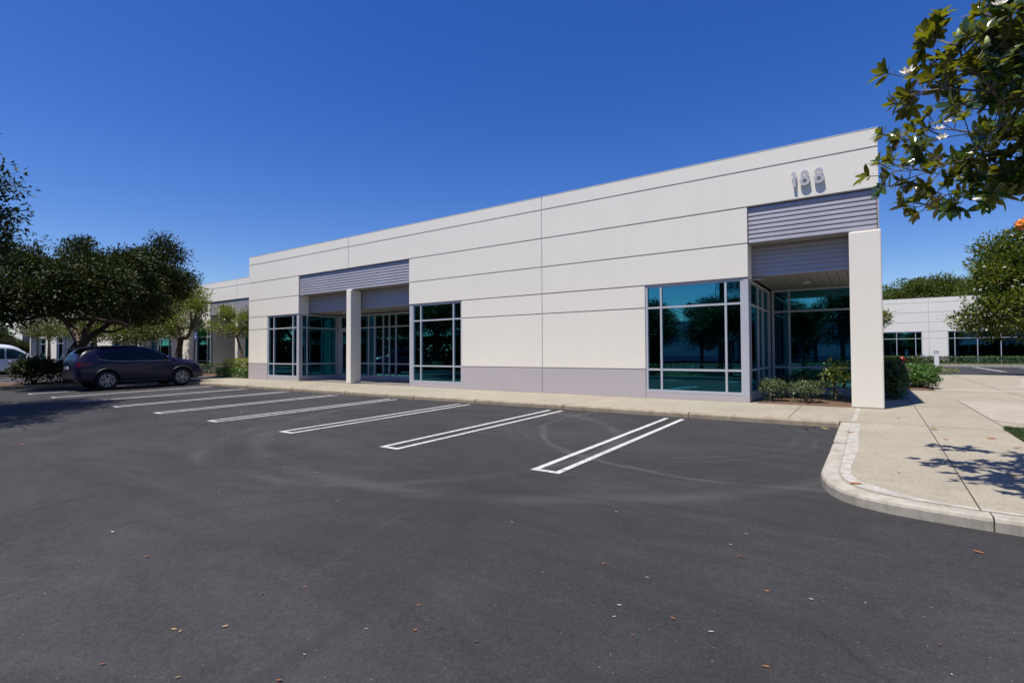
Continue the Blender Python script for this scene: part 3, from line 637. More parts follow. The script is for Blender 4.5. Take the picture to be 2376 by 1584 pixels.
# broad dark tree on the island, over the SUV
b0 = (-30.0, 8.0, 0.25)
fk = rel(at_x(185, 795, -30), b0); 
T0 = tree('street_tree', b0, 'broad dark evergreen tree with forked trunk shading the parked SUV', 'tree',
     blobs_px(b0, -30, [(60, 640, 70, 1.2), (30, 720, 55, 2.0), (10, 600, 45, -1), (110, 690, 58, 1.4), (190, 640, 66, 0.5), (180, 580, 40, -.5), (185, 560, 22, 0), (160, 705, 50, -1.6), (255, 640, 64, 1.2), (300, 700, 62, -1), (330, 620, 58, 0.5), (385, 590, 42, 0), (375, 560, 24, .3), (395, 660, 52, 1), (250, 705, 44, 2), (330, 745, 28, 1.5), (360, 720, 40, -1.8), (430, 648, 27, 0.3), (88, 568, 20, 0), (60, 585, 26, 0), (80, 600, 24, .6), (20, 745, 22, 1), (230, 735, 25, -2), (250, 665, 66, 4), (330, 680, 58, 1.8), (170, 660, 66, 4), (390, 650, 38, 1.0), (290, 620, 50, 2), (285, 695, 42, 4), (90, 690, 55, 3.6), (230, 690, 42, 5), (15, 670, 60, 2.5), (45, 600, 35, 1)]),
     [[((0, 0, 0), 0.42), (rel(at_x(160, 850, -30), b0), 0.27), (rel(at_x(172, 815, -30), b0), 0.24), (fk, 0.2)],
      [(rel(at_x(172, 820, -30), b0), 0.2), (rel(at_x(205, 783, -29.6), b0), 0.16), (rel(at_x(235, 765, -29), b0), 0.12), (rel(at_x(262, 742, -28.6), b0), 0.09)],
      [(fk, 0.17), (rel(at_x(200, 765, -30.4), b0), 0.12), (rel(at_x(225, 730, -30.6), b0), 0.09)],
      [(fk, 0.18), (rel(at_x(165, 760, -30.6), b0), 0.13), (rel(at_x(135, 725, -30.8), b0), 0.09)],
      [(rel(at_x(225, 768, -29.2), b0), 0.07), (rel(at_x(262, 770, -28.4), b0), 0.05), (rel(at_x(300, 755, -27.6), b0), 0.03)]],
     leaf=(0.135, 0.07), ncl=1500, per=62, cr=0.62, mat=m_ficus, limb_r=0.08, nl=160, shell=0.26)
# tree standing left of the photographer, only its edge in the picture
b1 = (-21.5, -2.6, 0.1)
tree('street_tree', b1, 'dark leafy tree whose edge hangs in at the left border above the car park', 'tree',
     [((1.0, 2.1, 6.2), (3.2, 3.0, 2.2)), ((4.3, 2.2, 5.6), (2.3, 2.2, 1.4)), ((2.6, 3.6, 5.8), (2.4, 1.7, 1.6)), ((5.2, 3.0, 5.2), (1.4, 1.3, .9)), ((2.2, 4.4, 6.6), (2.0, 1.15, 1.3)), ((1.8, 5.15, 7.2), (1.1, 0.7, 0.8)), ((-1.5, 1.0, 5.8), (3.0, 3.0, 2.0)), ((3.2, 2.0, 5.0), (1.7, 2.0, 1.2)), ((0.5, -1, 7.2), (2.4, 2.4, 1.6)), ((1.6, 4.9, 5.4), (1.2, 0.85, 0.9)), ] + blobs_px(b1, -20, [(2, 415, 48, 0), (-25, 480, 74, 0), (-18, 550, 62, .5), (-28, 610, 52, 0), (-40, 420, 74, 0), (16, 455, 44, .4), (0, 500, 48, -.4), (-6, 585, 40, 0), (-60, 540, 94, -1)]),
     [[((0, 0, 0), 0.3), ((0.1, 0.2, 1.6), 0.2), ((0.2, 0.5, 2.8), 0.17)], [((0.2, 0.5, 2.7), 0.13), ((1.0, 1.8, 4.4), 0.09)], [((0.2, 0.5, 2.7), 0.13), ((-0.8, 0.4, 4.4), 0.09)]],
     leaf=(0.15, 0.06), ncl=2000, per=38, cr=0.52, mat=m_ficus, nl=110)
# trees along the neighbour row
b2 = tuple(at_y(416, 868, 15.3)); b2 = (b2[0], b2[1], 0.28); TX = b2[0]
def bpy_(base, Y, lst):
    out = []
    for px, py, r, d in lst:
        p = at_y(px, py, Y+d); t = (p-Vector((0, 0, CAMH))).dot(CF); rr = max(0.15, r*t/FPX-0.15); out.append((rel(p, base), (rr*1.1, rr, rr*0.92)))
    return out
tree('street_tree', b2, 'tree with dark flared trunk and sunlit right side behind the SUV bonnet', 'tree',
     bpy_(b2, 15.3, [(395, 700, 48, 0), (440, 690, 38, -.4), (460, 715, 26, -.5), (455, 745, 22, 0), (350, 730, 45, .3), (410, 750, 32, -.4), (475, 690, 14, -.2), (425, 775, 18, 0), (310, 745, 26, 0), (380, 770, 20, .3)]),
     [[((0, 0, 0), 0.42), (rel(at_y(412, 835, 15.3), b2), 0.25), (rel(at_y(417, 805, 15.3), b2), 0.17), (rel(at_y(420, 785, 15.3), b2), 0.17)],
      [(rel(at_y(420, 787, 15.3), b2), 0.10), (rel(at_y(434, 783, 15.2), b2), 0.09), (rel(at_y(442, 768, 15.2), b2), 0.06)],
      [(rel(at_y(420, 787, 15.3), b2), 0.12), (rel(at_y(408, 782, 15.3), b2), 0.09), (rel(at_y(395, 765, 15.3), b2), 0.07)]],
     leaf=(0.14, 0.07), ncl=650, per=34, cr=0.6, mat=m_fresh, limb_r=0.06, nl=70)
b3 = tuple(at_y(569, 868, 14.9)); b3 = (b3[0], b3[1], 0.28)
tree('young_tree', b3, 'small open yellow-green tree leaning over the clipped hedge by the building corner', 'tree',
     bpy_(b3, 14.9, [(505, 762, 13, 0), (530, 730, 17, 0), (522, 720, 12, .2), (540, 762, 15, -.2), (565, 745, 16, 0), (575, 728, 12, .3), (560, 768, 13, 0), (578, 765, 12, .2), (492, 755, 8, 0), (512, 775, 9, 0)]),
     [[((0, 0, 0), 0.10), (rel(at_y(560, 815, 14.9), b3), 0.075), (rel(at_y(551, 785, 14.9), b3), 0.06), (rel(at_y(546, 778, 14.9), b3), 0.05)],
      [(rel(at_y(550, 782, 14.9), b3), 0.04), (rel(at_y(566, 760, 14.9), b3), 0.03), (rel(at_y(574, 745, 14.9), b3), 0.02)]],
     leaf=(0.12, 0.06), ncl=150, per=26, cr=0.5, mat=m_fresh, limb_r=0.03, nl=20)
# olive background trees at the far left
for i, (x, y, s, lab) in enumerate(((-44.0, 12.6, 1.0, 'olive green tree behind the white van, nearer the picture edge'), (-37.5, 12.8, 0.85, 'olive green tree between the white van and the dark trunk'), (-58.0, 13.4, 1.1, 'faint olive tree far behind the black car'))):
    tree('street_tree', (x, y, 0.28), lab, 'tree', [((0, 0, 3.3*s), (2.1*s, 2.0*s, 0.9*s)), ((1.0, -.5, 2.9*s), (1.6*s, 1.5*s, 0.7*s)), ((-1.1, .6, 3.4*s), (1.5*s, 1.3*s, 0.8*s))],
         [[((0, 0, 0), 0.17), ((0.05, 0.02, 1.3), 0.12), ((0.1, 0, 2.0*s), 0.1)], [((0.1, 0, 2.0*s), 0.07), ((0.8, -.3, 2.6*s), .05)], [((0.1, 0, 2.0*s), 0.07), ((-.8, .3, 2.9*s), .05)]],
         leaf=(0.13, 0.065), ncl=330, per=30, cr=0.55, mat=m_olive, bark=m_bark2, group='olive trees along the office row', limb_r=0.05, nl=40)

for i, (x, y) in enumerate(((-74, 12.0), (-82, 14.2), (-90, 12.0), (-97, 15.5), (-104, 17))):
    o = copy_tree(T0); o.location = (x, y, 0.2); o.rotation_euler = (0, 0, 1.3*i+.7); o.scale = (.62, .62, .6); tag(o, 'distant dark tree beyond the white van at the left border', 'tree', 'distant trees at the left border')
# magnolia farther off on the right
bm = (8.6, 37.0, 0.28)
def bY(base, Y, lst): return bpy_(base, Y, lst)
mg = tree('magnolia_tree', bm, 'tall full magnolia with scattered white flowers in front of the distant office', 'tree',
     bY(bm, 37, [(2330, 600, 60, 0), (2308, 640, 50, -1), (2300, 575, 32, 0), (2345, 545, 26, 0), (2370, 640, 80, 0), (2310, 700, 55, -1), (2350, 720, 60, -1.5), (2240, 745, 30, -1), (2212, 738, 15, 0), (2250, 765, 22, 0), (2300, 755, 38, 0), (2410, 720, 80, 1), (2420, 600, 75, 0), (2284, 605, 12, 0), (2232, 720, 10, 0), (2380, 770, 26, -1), (2390, 545, 30, 0)]),
     [[((0, 0, 0), 0.22), ((0.05, 0, 1.6), 0.18), ((0.1, 0, 4.2), 0.13), ((0, 0, 7.5), 0.06)]], leaf=(0.21, 0.085), ncl=1150, per=24, cr=0.5, mat=m_magn2, limb_r=0.06, nl=110, shell=0.36)
# tree peeking out behind the right pillar
bp = (-0.1, 37.5, 0.28)
tree('young_tree', bp, 'small pale leafed tree peeking out from behind the white corner pillar', 'tree',
     bY(bp, 37.5, [(2046, 725, 18, 0), (2052, 752, 14, 0), (2030, 740, 30, 0), (2056, 735, 9, .3)]), [[((0, 0, 0), 0.09), ((0.02, 0, 2.2), 0.06), ((0.05, 0, 3.2), 0.04)]], leaf=(0.17, 0.07), ncl=90, per=18, cr=0.42, mat=m_fresh, limb_r=0.025, nl=20)
# round-crowned trees behind the distant office
proto = None
spots = [(-3, 82, 1.12, 0), (1.6, 80, 1.06, 1), (5.6, 81, 1.12, 0), (9.6, 80, 1.12, 1), (14.0, 84, 1.18, 0), (19.5, 82, 1.1, 1), (-9, 84, 1.1, 1), (26, 86, 1.12, 0)]
protos = []
for v in range(2):
    bl = [((rnd.uniform(-2.6, 2.6), rnd.uniform(-2, 2), rnd.uniform(6.0, 8.4)), (rnd.uniform(1.6, 2.2),)*2+(rnd.uniform(1.2, 1.6),)) for _ in range(9)]+[((0, 0, 6.6), (3.4, 3.0, 2.4))]
    protos.append(tree('canopy_tree', (0, 0, 0.28), 'x', 'tree', bl, [[((0, 0, 0), 0.35), ((0, 0, 3), 0.25), ((0, 0, 5), 0.2)]], leaf=(0.22, 0.14), ncl=620, per=34, cr=0.8, mat=m_canopy, limb_r=0.1, nl=20))
labs = ['round green treetop behind the distant office, leftmost, mostly hidden by the corner pillar', 'round green treetop rising over the left end of the distant office roof', 'green treetop above the joint of the distant office, right of the first crowns', 'green treetop above the distant office, halfway to the magnolia', 'green treetop above the distant office next to the magnolia edge', 'green treetop behind the distant office and behind the magnolia', 'green treetop far behind the corner entry of the near building', 'green treetop behind the distant office beyond the right border']
used = [0, 0]
for (x, y, s, v), lb in zip(spots, [labs[0], labs[1], labs[2], labs[3], labs[4], labs[5], labs[6], labs[7]]):
    o = protos[v] if not used[v] else copy_tree(protos[v]); used[v] = 1
    o.location = (x, y, 0.28); o.rotation_euler = (0, 0, rnd.uniform(0, 6)); o.scale = (s, s, s*0.98)
    tag(o, lb, 'tree', 'trees behind the distant office')
# trees behind the photographer: mirrored in the windows, with extra rows added to darken the panes
pl = []
for v in range(2):
    bl = [((rnd.uniform(-1.8, 1.8), rnd.uniform(-1.5, 1.5), rnd.uniform(2.6, 5.4)), (rnd.uniform(1.0, 1.5),)*2+(rnd.uniform(0.9, 1.2),)) for _ in range(9)]
    pl.append(tree('street_tree', (0, 0, 0.1), 'x', 'tree', bl, [[((0, 0, 0), 0.2), ((0, 0, 1.3), 0.15), ((0, 0, 2.4), 0.12)]], leaf=(0.15, 0.07), ncl=420, per=34, cr=0.55, mat=m_ficus, limb_r=0.06, nl=50))
used = [0, 0]
for i, (x, y, v, s) in enumerate(tuple((-47-i*5.2, -7.5-(i%3)*3.5-(i//6)*2.0, i%2, 1.35+0.1*(i%3)) for i in range(15))+((-1.3, -7.6, 1, .95), (-3.9, -9.5, 0, .85), (0.6, -10.5, 1, 1.2), (9, -9, 0, 1.3), (14, -8, 1, 1.3), (20, -10, 1, 1.4), (26, -9, 0, 1.4), (33, -10, 1, 1.5), (-30, -36, 0, 1.2), (-22, -37, 1, 1.15), (-14, -36, 0, 1.05), (-5, -37, 1, 1.1), (3, -36, 0, 1.0), (11, -37, 1, 1.2), (-38, -36, 1, 1.3), (-56, -3.5, 1, 1.3), (-66, -4, 0, 1.3), (-78, -4.5, 1, 1.4),)+((-9.5, -9.8, 1, .8), (-13.5, -10.5, 0, .85), (-20, -11, 1, 1.35), (-24, -9.8, 0, 1.3), (-29, -11, 1, 1.4), (-35, -10, 0, 1.35), (-41, -11, 1, 1.4), (-50, -10, 1, 1.4), (-7.0, -6.8, 0, .80), (-12.5, -6.2, 1, .82), (-16.8, -7.4, 0, .9), (3.0, -7.0, 1, 1.1), (-26.5, -6.5, 1, 1.1), (-32, -7, 0, 1.0), (-38, -6.6, 1, 1.0), (-45, -7, 0, 1.1))):
    o = pl[v] if not used[v] else copy_tree(pl[v]); used[v] = 1
    o.location = (x, y, 0.1); o.rotation_euler = (0, 0, rnd.uniform(0, 6)); o.scale = (s,)*3
    tag(o, 'leafy tree in the strip behind the camera, mirrored in the office windows', 'tree', 'trees in the strip behind the camera')
bl = [((rnd.uniform(-1.6, 1.6), rnd.uniform(-1.6, 1.6), z), (1.5, 1.4, 0.55)) for z in (5.5, 6.8, 7.6, 8.8, 9.7, 10.8)]
tree('pine_tree', (-9.8, -17, 0.1), 'tall dark pine behind the camera, mirrored at the right of the big window', 'tree', bl, [[((0, 0, 0), 0.24), ((0.1, 0, 4), 0.2), ((0.2, 0.1, 8), 0.15), ((0.1, 0, 11), 0.06)]], leaf=(0.22, 0.02), ncl=420, per=60, cr=0.5, mat=m_pine, limb_r=0.06, nl=50)

# ---- shrubs and hedges
def shrub(name, loc, label, size, n, leaf, mat, group=None, stems=8, cat='shrub', shell=0.3, rz=0, box=False, flowers=0, fm=None):
    t = empty(name, loc, rz); tag(t, label, cat, group); sx, sy, sz = size
    m = MB()
    for i in range(stems):
        a = rnd.uniform(0, 6.28); q = (math.cos(a)*sx*0.6*rnd.random(), math.sin(a)*sy*0.6*rnd.random(), sz*rnd.uniform(0.5, 0.85))
        m.tube([(q[0]*0.15, q[1]*0.15, -0.02), (q[0]*0.5, q[1]*0.5, sz*0.3), q], [0.014, 0.010, 0.004], 5)
    m.build('stem', m_bark2, t, True)
    if box:
        u = RS.rand(n, 3)*2-1; ax = RS.randint(0, 5, n); e = 1-np.abs(RS.normal(size=n))*0.10
        u[ax == 0, 0] = e[ax == 0]; u[ax == 1, 0] = -e[ax == 1]; u[ax == 2, 1] = e[ax == 2]; u[ax == 3, 1] = -e[ax == 3]; u[ax == 4, 2] = e[ax == 4]
        nz = 0.07*np.sin(u[:, 0]*sx*5+1)+0.05*np.sin(u[:, 1]*sy*7+u[:, 0]*sx*9)
        P = np.stack([u[:, 0]*sx, u[:, 1]*sy, (u[:, 2]*(1+nz)*0.5+0.5)*sz], 1); Dd = u.copy()
    else:
        u = rand_unit(n); u[:, 2] = np.where(RS.rand(n) < 0.75, np.abs(u[:, 2]), u[:, 2]); r = RS.rand(n)**shell
        lump = 1+0.16*np.sin(u[:, 0]*7+loc[0]*3)*np.sin(u[:, 1]*6+loc[1])+0.10*np.sin(u[:, 2]*11+u[:, 0]*9)
        P = u*np.array([sx, sy, sz*0.56])*(r*lump)[:, None]+np.array([0, 0, sz*0.46]); P[:, 2] = np.maximum(P[:, 2], 0.02); Dd = u
    D = Dd*0.35+rand_unit(n)*1.0+np.array([0, 0, 0.1]); N = Dd*0.6+rand_unit(n)*0.45+np.array([0, 0, 0.75])
    leaf_mesh('foliage', P, D, N, leaf[0]*(0.6+0.8*RS.rand(n)), leaf[1]*(0.7+0.6*RS.rand(n)), mat, t, 1)
    if flowers:
        fm_ = MB()
        for i in range(flowers):
            a = rnd.uniform(0, 6.28); rr = rnd.random()**.5; c = Vector((math.cos(a)*sx*rr, math.sin(a)*sy*rr, sz*rnd.uniform(.9, 1.12)))
            for j in range(9):
                d = Vector((rnd.uniform(-1, 1), rnd.uniform(-1, 1), rnd.uniform(-.4, 1))).normalized()*0.07; s_ = d.cross(Vector((0.3, 0.2, 1))).normalized()*0.03
                fm_.add([c, c+d*0.6+s_, c+d, c+d*0.6-s_], [[0, 1, 2, 3]])
        fm_.build('flower', fm, t)
    return t
g_ = 'shrubs in the mulch bed of the corner entry'
shrub('shrub', (-1.92, 13.95, 0.30), 'leafy shrub in mulch beside the big window at the corner entry', (0.36, 0.28, 0.56), 1500, (0.05, 0.025), m_var, g_, shell=0.25)
shrub('shrub', (-1.20, 13.95, 0.30), 'leafy shrub in mulch between the other shrub and the corner pillar', (0.42, 0.28, 0.53), 1700, (0.05, 0.025), m_var, g_, shell=0.25)
shrub('shrub', (-0.62, 14.6, 0.30), 'taller broad-leaved shrub just left of the corner pillar', (0.34, 0.28, 1.02), 700, (0.085, 0.04), m_magn2, g_, shell=0.4)
shrub('shrub', (-1.45, 15.3, 0.30), 'low dark shrub in the shaded back of the corner planting', (0.7, 0.4, 0.62), 1300, (0.07, 0.03), m_hedge, g_)
shrub('shrub', (0.58, 17.0, 0.28), 'dark rounded shrub in the pillar shade, nearer the pillar', (0.30, 1.1, 0.96), 9000, (0.07, 0.04), m_hedge, None, shell=0.3)
shrub('shrub', (0.66, 19.4, 0.28), 'dark rounded shrub in the pillar shade, behind the nearer dark one', (0.27, 1.3, 0.96), 9000, (0.07, 0.04), m_hedge, None, shell=0.3)
shrub('shrub', (0.85, 22.9, 0.28), 'tawny green shrub at the sunny end of the shaded hedge', (0.5, 0.9, 0.72), 4200, (0.08, 0.04), m_olive, None)
shrub('shrub', (1.45, 21.7, 0.28), 'rounded bright green shrub on the pavement edge, nearest the pillar shadow', (0.52, 0.62, 0.56), 5200, (0.07, 0.04), m_green, None)
shrub('shrub', (1.75, 30.6, 0.28), 'flat bright green groundcover mound behind the round shrub', (1.05, 1.0, 0.62), 5600, (0.10, 0.05), m_green, None)
shrub('shrub', (3.2, 35.0, 0.28), 'thin yellowish shrub at the foot of the white post', (0.8, 0.5, 0.35), 700, (0.10, 0.03), m_fresh, None)
shrub('flower_clump', (2.7, 40.0, 0.2), 'lilac flower heads on stalks left of the white post', (0.35, 0.3, 1.0), 140, (0.3, 0.02), m_hedge, None, cat='flowers', flowers=5, fm=m_petalp)
# hedge along the distant office: clipped hedge with lawn edge and flowers
shrub('hedge', (16, 58.25, 0.40), 'long clipped hedge below the windows of the distant office', (14.5, 0.38, 0.62), 26000, (0.12, 0.06), m_hedge, None, box=True, cat='hedge', stems=30)
shrub('hedge', (-6, 58.25, 0.40), 'dark hedge left of the red hydrant before the distant office', (8, 0.38, 0.62), 12000, (0.12, 0.06), m_hedge, None, box=True, cat='hedge', stems=20)
shrub('flower_clump', (3.6, 57.95, 0.40), 'white and lilac flowers right of the red hydrant', (0.75, 0.25, 0.55), 500, (0.10, 0.03), m_hedge, None, cat='flowers', flowers=16, fm=m_petal)
shrub('flower_clump', (4.9, 57.95, 0.40), 'pale lilac flowers behind the white post', (0.6, 0.25, 0.40), 350, (0.10, 0.03), m_hedge, None, cat='flowers', flowers=9, fm=m_petalp)
# planting by the neighbour row
shrub('hedge', (-27.9, 14.7, 0.28), 'clipped yellow-green hedge against the corner of the main building', (1.75, 0.45, 0.95), 5200, (0.07, 0.04), m_hedgey, None, box=True, cat='hedge')
shrub('hedge', (-27.3, 13.85, 0.28), 'low dark green hedge in front of the yellow-green one', (1.5, 0.35, 0.48), 4200, (0.06, 0.035), m_green, None, box=True, cat='hedge')
shrub('hedge', (-34.0, 15.5, 0.28), 'mid green hedge running left behind the SUV nose', (4.2, 0.4, 0.62), 8500, (0.07, 0.04), m_hedge, None, box=True, cat='hedge', stems=20)
shrub('shrub', (-29.3, 6.3, 0.28), 'open dark shrub with bare stems on the island left of the SUV', (0.95, 0.8, 1.15), 5200, (0.10, 0.06), m_ficus, None, shell=0.35, stems=22)
shrub('shrub', (-29.8, 7.6, 0.28), 'dense dark shrub at the foot of the forked island tree', (0.9, 0.9, 1.0), 5200, (0.10, 0.06), m_ficus, None, stems=14)
for i in range(9): shrub('hedge', (-118+i*12.4, -8.6, 0.1), 'tall dark hedge added behind the camera to block low sky in the left windows', (6.4, 0.8, 2.8), 15000, (0.32, 0.2), m_ficus, 'hedges added to darken the window reflections', box=True, cat='hedge')  # added out of view: keeps bright low sky out of the left panes
for i in range(3): shrub('hedge', (8+i*12.4, -11.5, 0.1), 'tall dark hedge added behind the camera to the right to darken the entry panes', (6.4, 0.8, 2.4), 15000, (0.32, 0.2), m_ficus, 'hedges added to darken the window reflections', box=True, cat='hedge')  # added likewise on the right, so the entry glass mirrors something dark
for i in range(6): shrub('hedge', (-40+i*8.0, -3.9, 0.1), 'low dark hedge in the strip behind the camera', (3.4, 0.5, 0.7), 3500, (0.08, 0.045), m_hedge, 'hedges behind the camera', box=True, cat='hedge')
# lawn blades at the right border
n = 9000; P = np.stack([1.75+RS.rand(n)**1.6*2.2, 9.7+RS.rand(n)*1.3, np.full(n, SW+0.01)], 1)
gr = leaf_mesh('grass', P, RS.normal(size=(n, 3))*0.45+np.array([0, 0, 1]), rand_unit(n), 0.045+0.03*RS.rand(n), 0.006, m_hedge, None, 1); tag(gr, 'short lawn grass at the right border of the pavement', 'grass', kind='stuff')
n = 14000; P = np.stack([-6+RS.rand(n)*36, 57.6+RS.rand(n)*0.35, np.full(n, 0.40)], 1)
gr = leaf_mesh('grass', P, RS.normal(size=(n, 3))*0.4+np.array([0, 0, 1]), rand_unit(n), 0.12+0.08*RS.rand(n), 0.03, m_fresh, None, 1); tag(gr, 'sunlit grass edge between the far kerb and the hedge', 'grass', kind='stuff')

# ---- the near magnolia, its limbs reaching in from the right
bN = (3.4, 9.2, SW); MG = empty('magnolia_tree', bN); tag(MG, 'magnolia boughs with big glossy leaves and white flowers overhanging at the upper right', 'tree')
wood = MB(); tk = [((0, 0, 0), 0.17), ((0.03, 0.02, 1.2), 0.14), ((0.0, 0.0, 2.6), 0.12), ((-0.05, 0, 4.2), 0.09), ((0, 0, 5.8), 0.05)]
wood.tube([p for p, r in tk], [r for p, r in tk], 12)
ros = []     # rosette position and direction
def limb(pts, r0, r1, twig=1.0, root=None, tw_len=0.32):
    P = [Vector(rel(at_t(px, py, t-1.2*min(1.1, max(0, (px-2070)/306))-0.9*min(1, max(0, (300-py)/80))), bN)) for px, py, t in pts]
    if root is not None: P = [Vector(root)]+P
    # densify with slight wobble
    Q = []
    for a, b in zip(P[:-1], P[1:]):
        k = max(1, int((b-a).length/0.12))
        for i in range(k): Q.append(a.lerp(b, i/k)+Vector((rnd.gauss(0, .008), rnd.gauss(0, .012), rnd.gauss(0, .008))))
    Q.append(P[-1]); n = len(Q); rr = [r0+(r1-r0)*i/(n-1) for i in range(n)]; wood.tube(Q, rr, 6)
    ros.append((Q[-1], (Q[-1]-Q[-3]).normalized()))
    for i in range(2, n-1):
        if Q[i].x > 0.9 and False: continue
        for _rep in range(1 if rnd.random() < 0.75*twig else 0) if rnd.random() > 0.75 else range(3 if rnd.random() < 0.95*twig else 1):
            t = (Q[i]-Q[i-1]).normalized(); d = (t*0.7+Vector((rnd.gauss(0, .8), rnd.gauss(0, .8), rnd.gauss(0.25, .5)))).normalized(); L = tw_len*rnd.uniform(0.4, 1.1)
            e = Q[i]+d*L; md = Q[i]+d*L*0.5+Vector((0, 0, -0.02)); wood.tube([Q[i], md, e], [min(rr[i]*0.6, .008), 0.005, 0.004], 5); ros.append((e, (d+Vector((0, 0, .3))).normalized()))
            if rnd.random() < 0.35:
                d2 = (d+Vector((rnd.gauss(0, .7), rnd.gauss(0, .7), rnd.gauss(0.2, .5)))).normalized(); e2 = md+d2*L*0.6; wood.tube([md, e2], [0.005, 0.003], 5); ros.append((e2, d2))
    return Q
T = 5.6
limb([(2376, 228, 6.0), (2332, 236, 5.9), (2300, 212, 5.8), (2280, 188, 5.7), (2250, 165, 5.7), (2236, 140, 5.6), (2225, 112, 5.6)], 0.026, 0.008, 1.1, (0, 0, 3.6))
limb([(2300, 213, 5.8), (2250, 209, 5.7), (2200, 206, 5.6), (2150, 211, 5.5), (2128, 215, 5.5), (2102, 226, 5.5)], 0.010, 0.004, 1.2)
limb([(2200, 206, 5.6), (2172, 188, 5.6), (2140, 172, 5.6), (2118, 160, 5.6)], 0.007, 0.004, 1.3)
limb([(2225, 112, 5.6), (2190, 98, 5.6), (2160, 90, 5.6), (2146, 84, 5.6)], 0.006, 0.004, 0.5, tw_len=0.15)
limb([(2225, 112, 5.6), (2175, 80, 5.7), (2168, 62, 5.7), (2172, 45, 5.7)], 0.005, 0.003, 0.35, tw_len=0.14)
limb([(2376, 150, 6.2), (2340, 80, 6.0), (2327, 52, 6.0), (2300, 34, 5.9), (2270, 30, 5.9)], 0.018, 0.006, 1.3, (0, 0, 4.4))
limb([(2327, 52, 6.0), (2345, 25, 6.0), (2370, 5, 6.0), (2376, -20, 6.0)], 0.01, 0.005, 1.3)
limb([(2376, 105, 6.3), (2330, 118, 6.1), (2292, 100, 5.9), (2262, 75, 5.8)], 0.010, 0.004, 1.3, (0.05, 0, 4.2))
limb([(2376, 170, 6.2), (2320, 165, 6.1), (2280, 150, 6.0), (2255, 140, 6.0)], 0.012, 0.005, 1.2, (0, 0, 4.0))
limb([(2376, 325, 6.2), (2312, 352, 5.9), (2264, 346, 5.7), (2196, 360, 5.5), (2148, 374, 5.4), (2116, 384, 5.3), (2082, 396, 5.25), (2056, 410, 5.2)], 0.024, 0.004, 0.75, (0, 0, 3.0))
limb([(2376, 300, 6.6), (2303, 300, 6.4), (2250, 308, 6.3), (2196, 320, 6.2), (2160, 326, 6.2), (2110, 326, 6.1), (2070, 352, 6.1)], 0.016, 0.004, 1.1, (0, 0, 3.3))
limb([(2250, 308, 6.3), (2215, 300, 6.2), (2180, 300, 6.1), (2150, 298, 6.1)], 0.008, 0.004, 1.3)
limb([(2196, 320, 6.2), (2150, 303, 6.1), (2110, 303, 6.05)], 0.007, 0.003, 1.2)
limb([(2268, 355, 5.8), (2232, 376, 5.7), (2196, 382, 5.6), (2150, 398, 5.5), (2115, 412, 5.4), (2085, 420, 5.4)], 0.008, 0.004, 0.9)
limb([(2376, 400, 6.3), (2320, 410, 6.1), (2260, 415, 5.9), (2200, 420, 5.7)], 0.010, 0.004, 1.1, (0, 0, 2.7))
limb([(2376, 424, 6.2), (2286, 432, 5.9), (2196, 454, 5.6), (2160, 470, 5.5), (2125, 472, 5.4), (2090, 462, 5.35)], 0.012, 0.004, 0.95, (0, 0, 2.5))
limb([(2376, 442, 6.0), (2320, 455, 5.8), (2290, 468, 5.6), (2264, 482, 5.5), (2226, 488, 5.4)], 0.010, 0.004, 0.5, (0, 0, 2.4), tw_len=0.2)
limb([(2330, 236, 6.0), (2300, 250, 5.9), (2262, 250, 5.8), (2225, 238, 5.8)], 0.008, 0.004, 1.2)
limb([(2376, 345, 6.2), (2345, 345, 6.1), (2310, 365, 6.0), (2270, 372, 5.9), (2240, 368, 5.8)], 0.010, 0.004, 1.3, (0, 0, 3.1))
limb([(2376, 290, 6.3), (2350, 292, 6.2), (2325, 305, 6.1), (2300, 300, 6.0)], 0.010, 0.004, 1.3, (0, 0, 3.3))
limb([(2376, 70, 6.6), (2352, 60, 6.5), (2310, 78, 6.3), (2285, 62, 6.2)], 0.010, 0.004, 1.3, (0, 0, 4.6))
limb([(2376, 190, 6.6), (2350, 200, 6.5), (2330, 195, 6.4), (2312, 215, 6.3)], 0.010, 0.004, 1.3, (0, 0, 4.0))
limb([(2376, 415, 6.0), (2350, 400, 6.0), (2320, 392, 5.9)], 0.008, 0.004, 1.3, (0, 0, 2.8))
limb([(2376, 370, 6.4), (2340, 375, 6.3), (2300, 385, 6.1)], 0.010, 0.005, 1.2, (0, 0, 2.9))
limb([(2376, 40, 6.8), (2330, 140, 6.6), (2310, 190, 6.5)], 0.010, 0.005, 1.0, (0, 0, 4.6))
for i in range(26):        # the rest of the crown, beyond the right border
    a = rnd.uniform(-1.2, 3.6); z = rnd.uniform(2.2, 5.8); L = rnd.uniform(1.2, 2.3)
    s = Vector((0, 0, z)); e = s+Vector((math.cos(a)*L*(1 if math.cos(a) > -0.2 else 0.5), math.sin(a)*L, 0.5)); md = (s+e)/2+Vector((0, 0, .1)); wood.tube([s, md, e], [.03, .02, .006], 5)
    for j in range(15):
        f = rnd.uniform(.35, 1); q = s.lerp(e, f)+Vector((rnd.gauss(0, .22), rnd.gauss(0, .22), rnd.gauss(0, .16)))
        if q.x+bN[0] < 0.19*(q.y+bN[1])+0.15: continue
        wood.tube([s.lerp(e, f), q], [.006, .004], 4); ros.append((q, (q-s).normalized()))
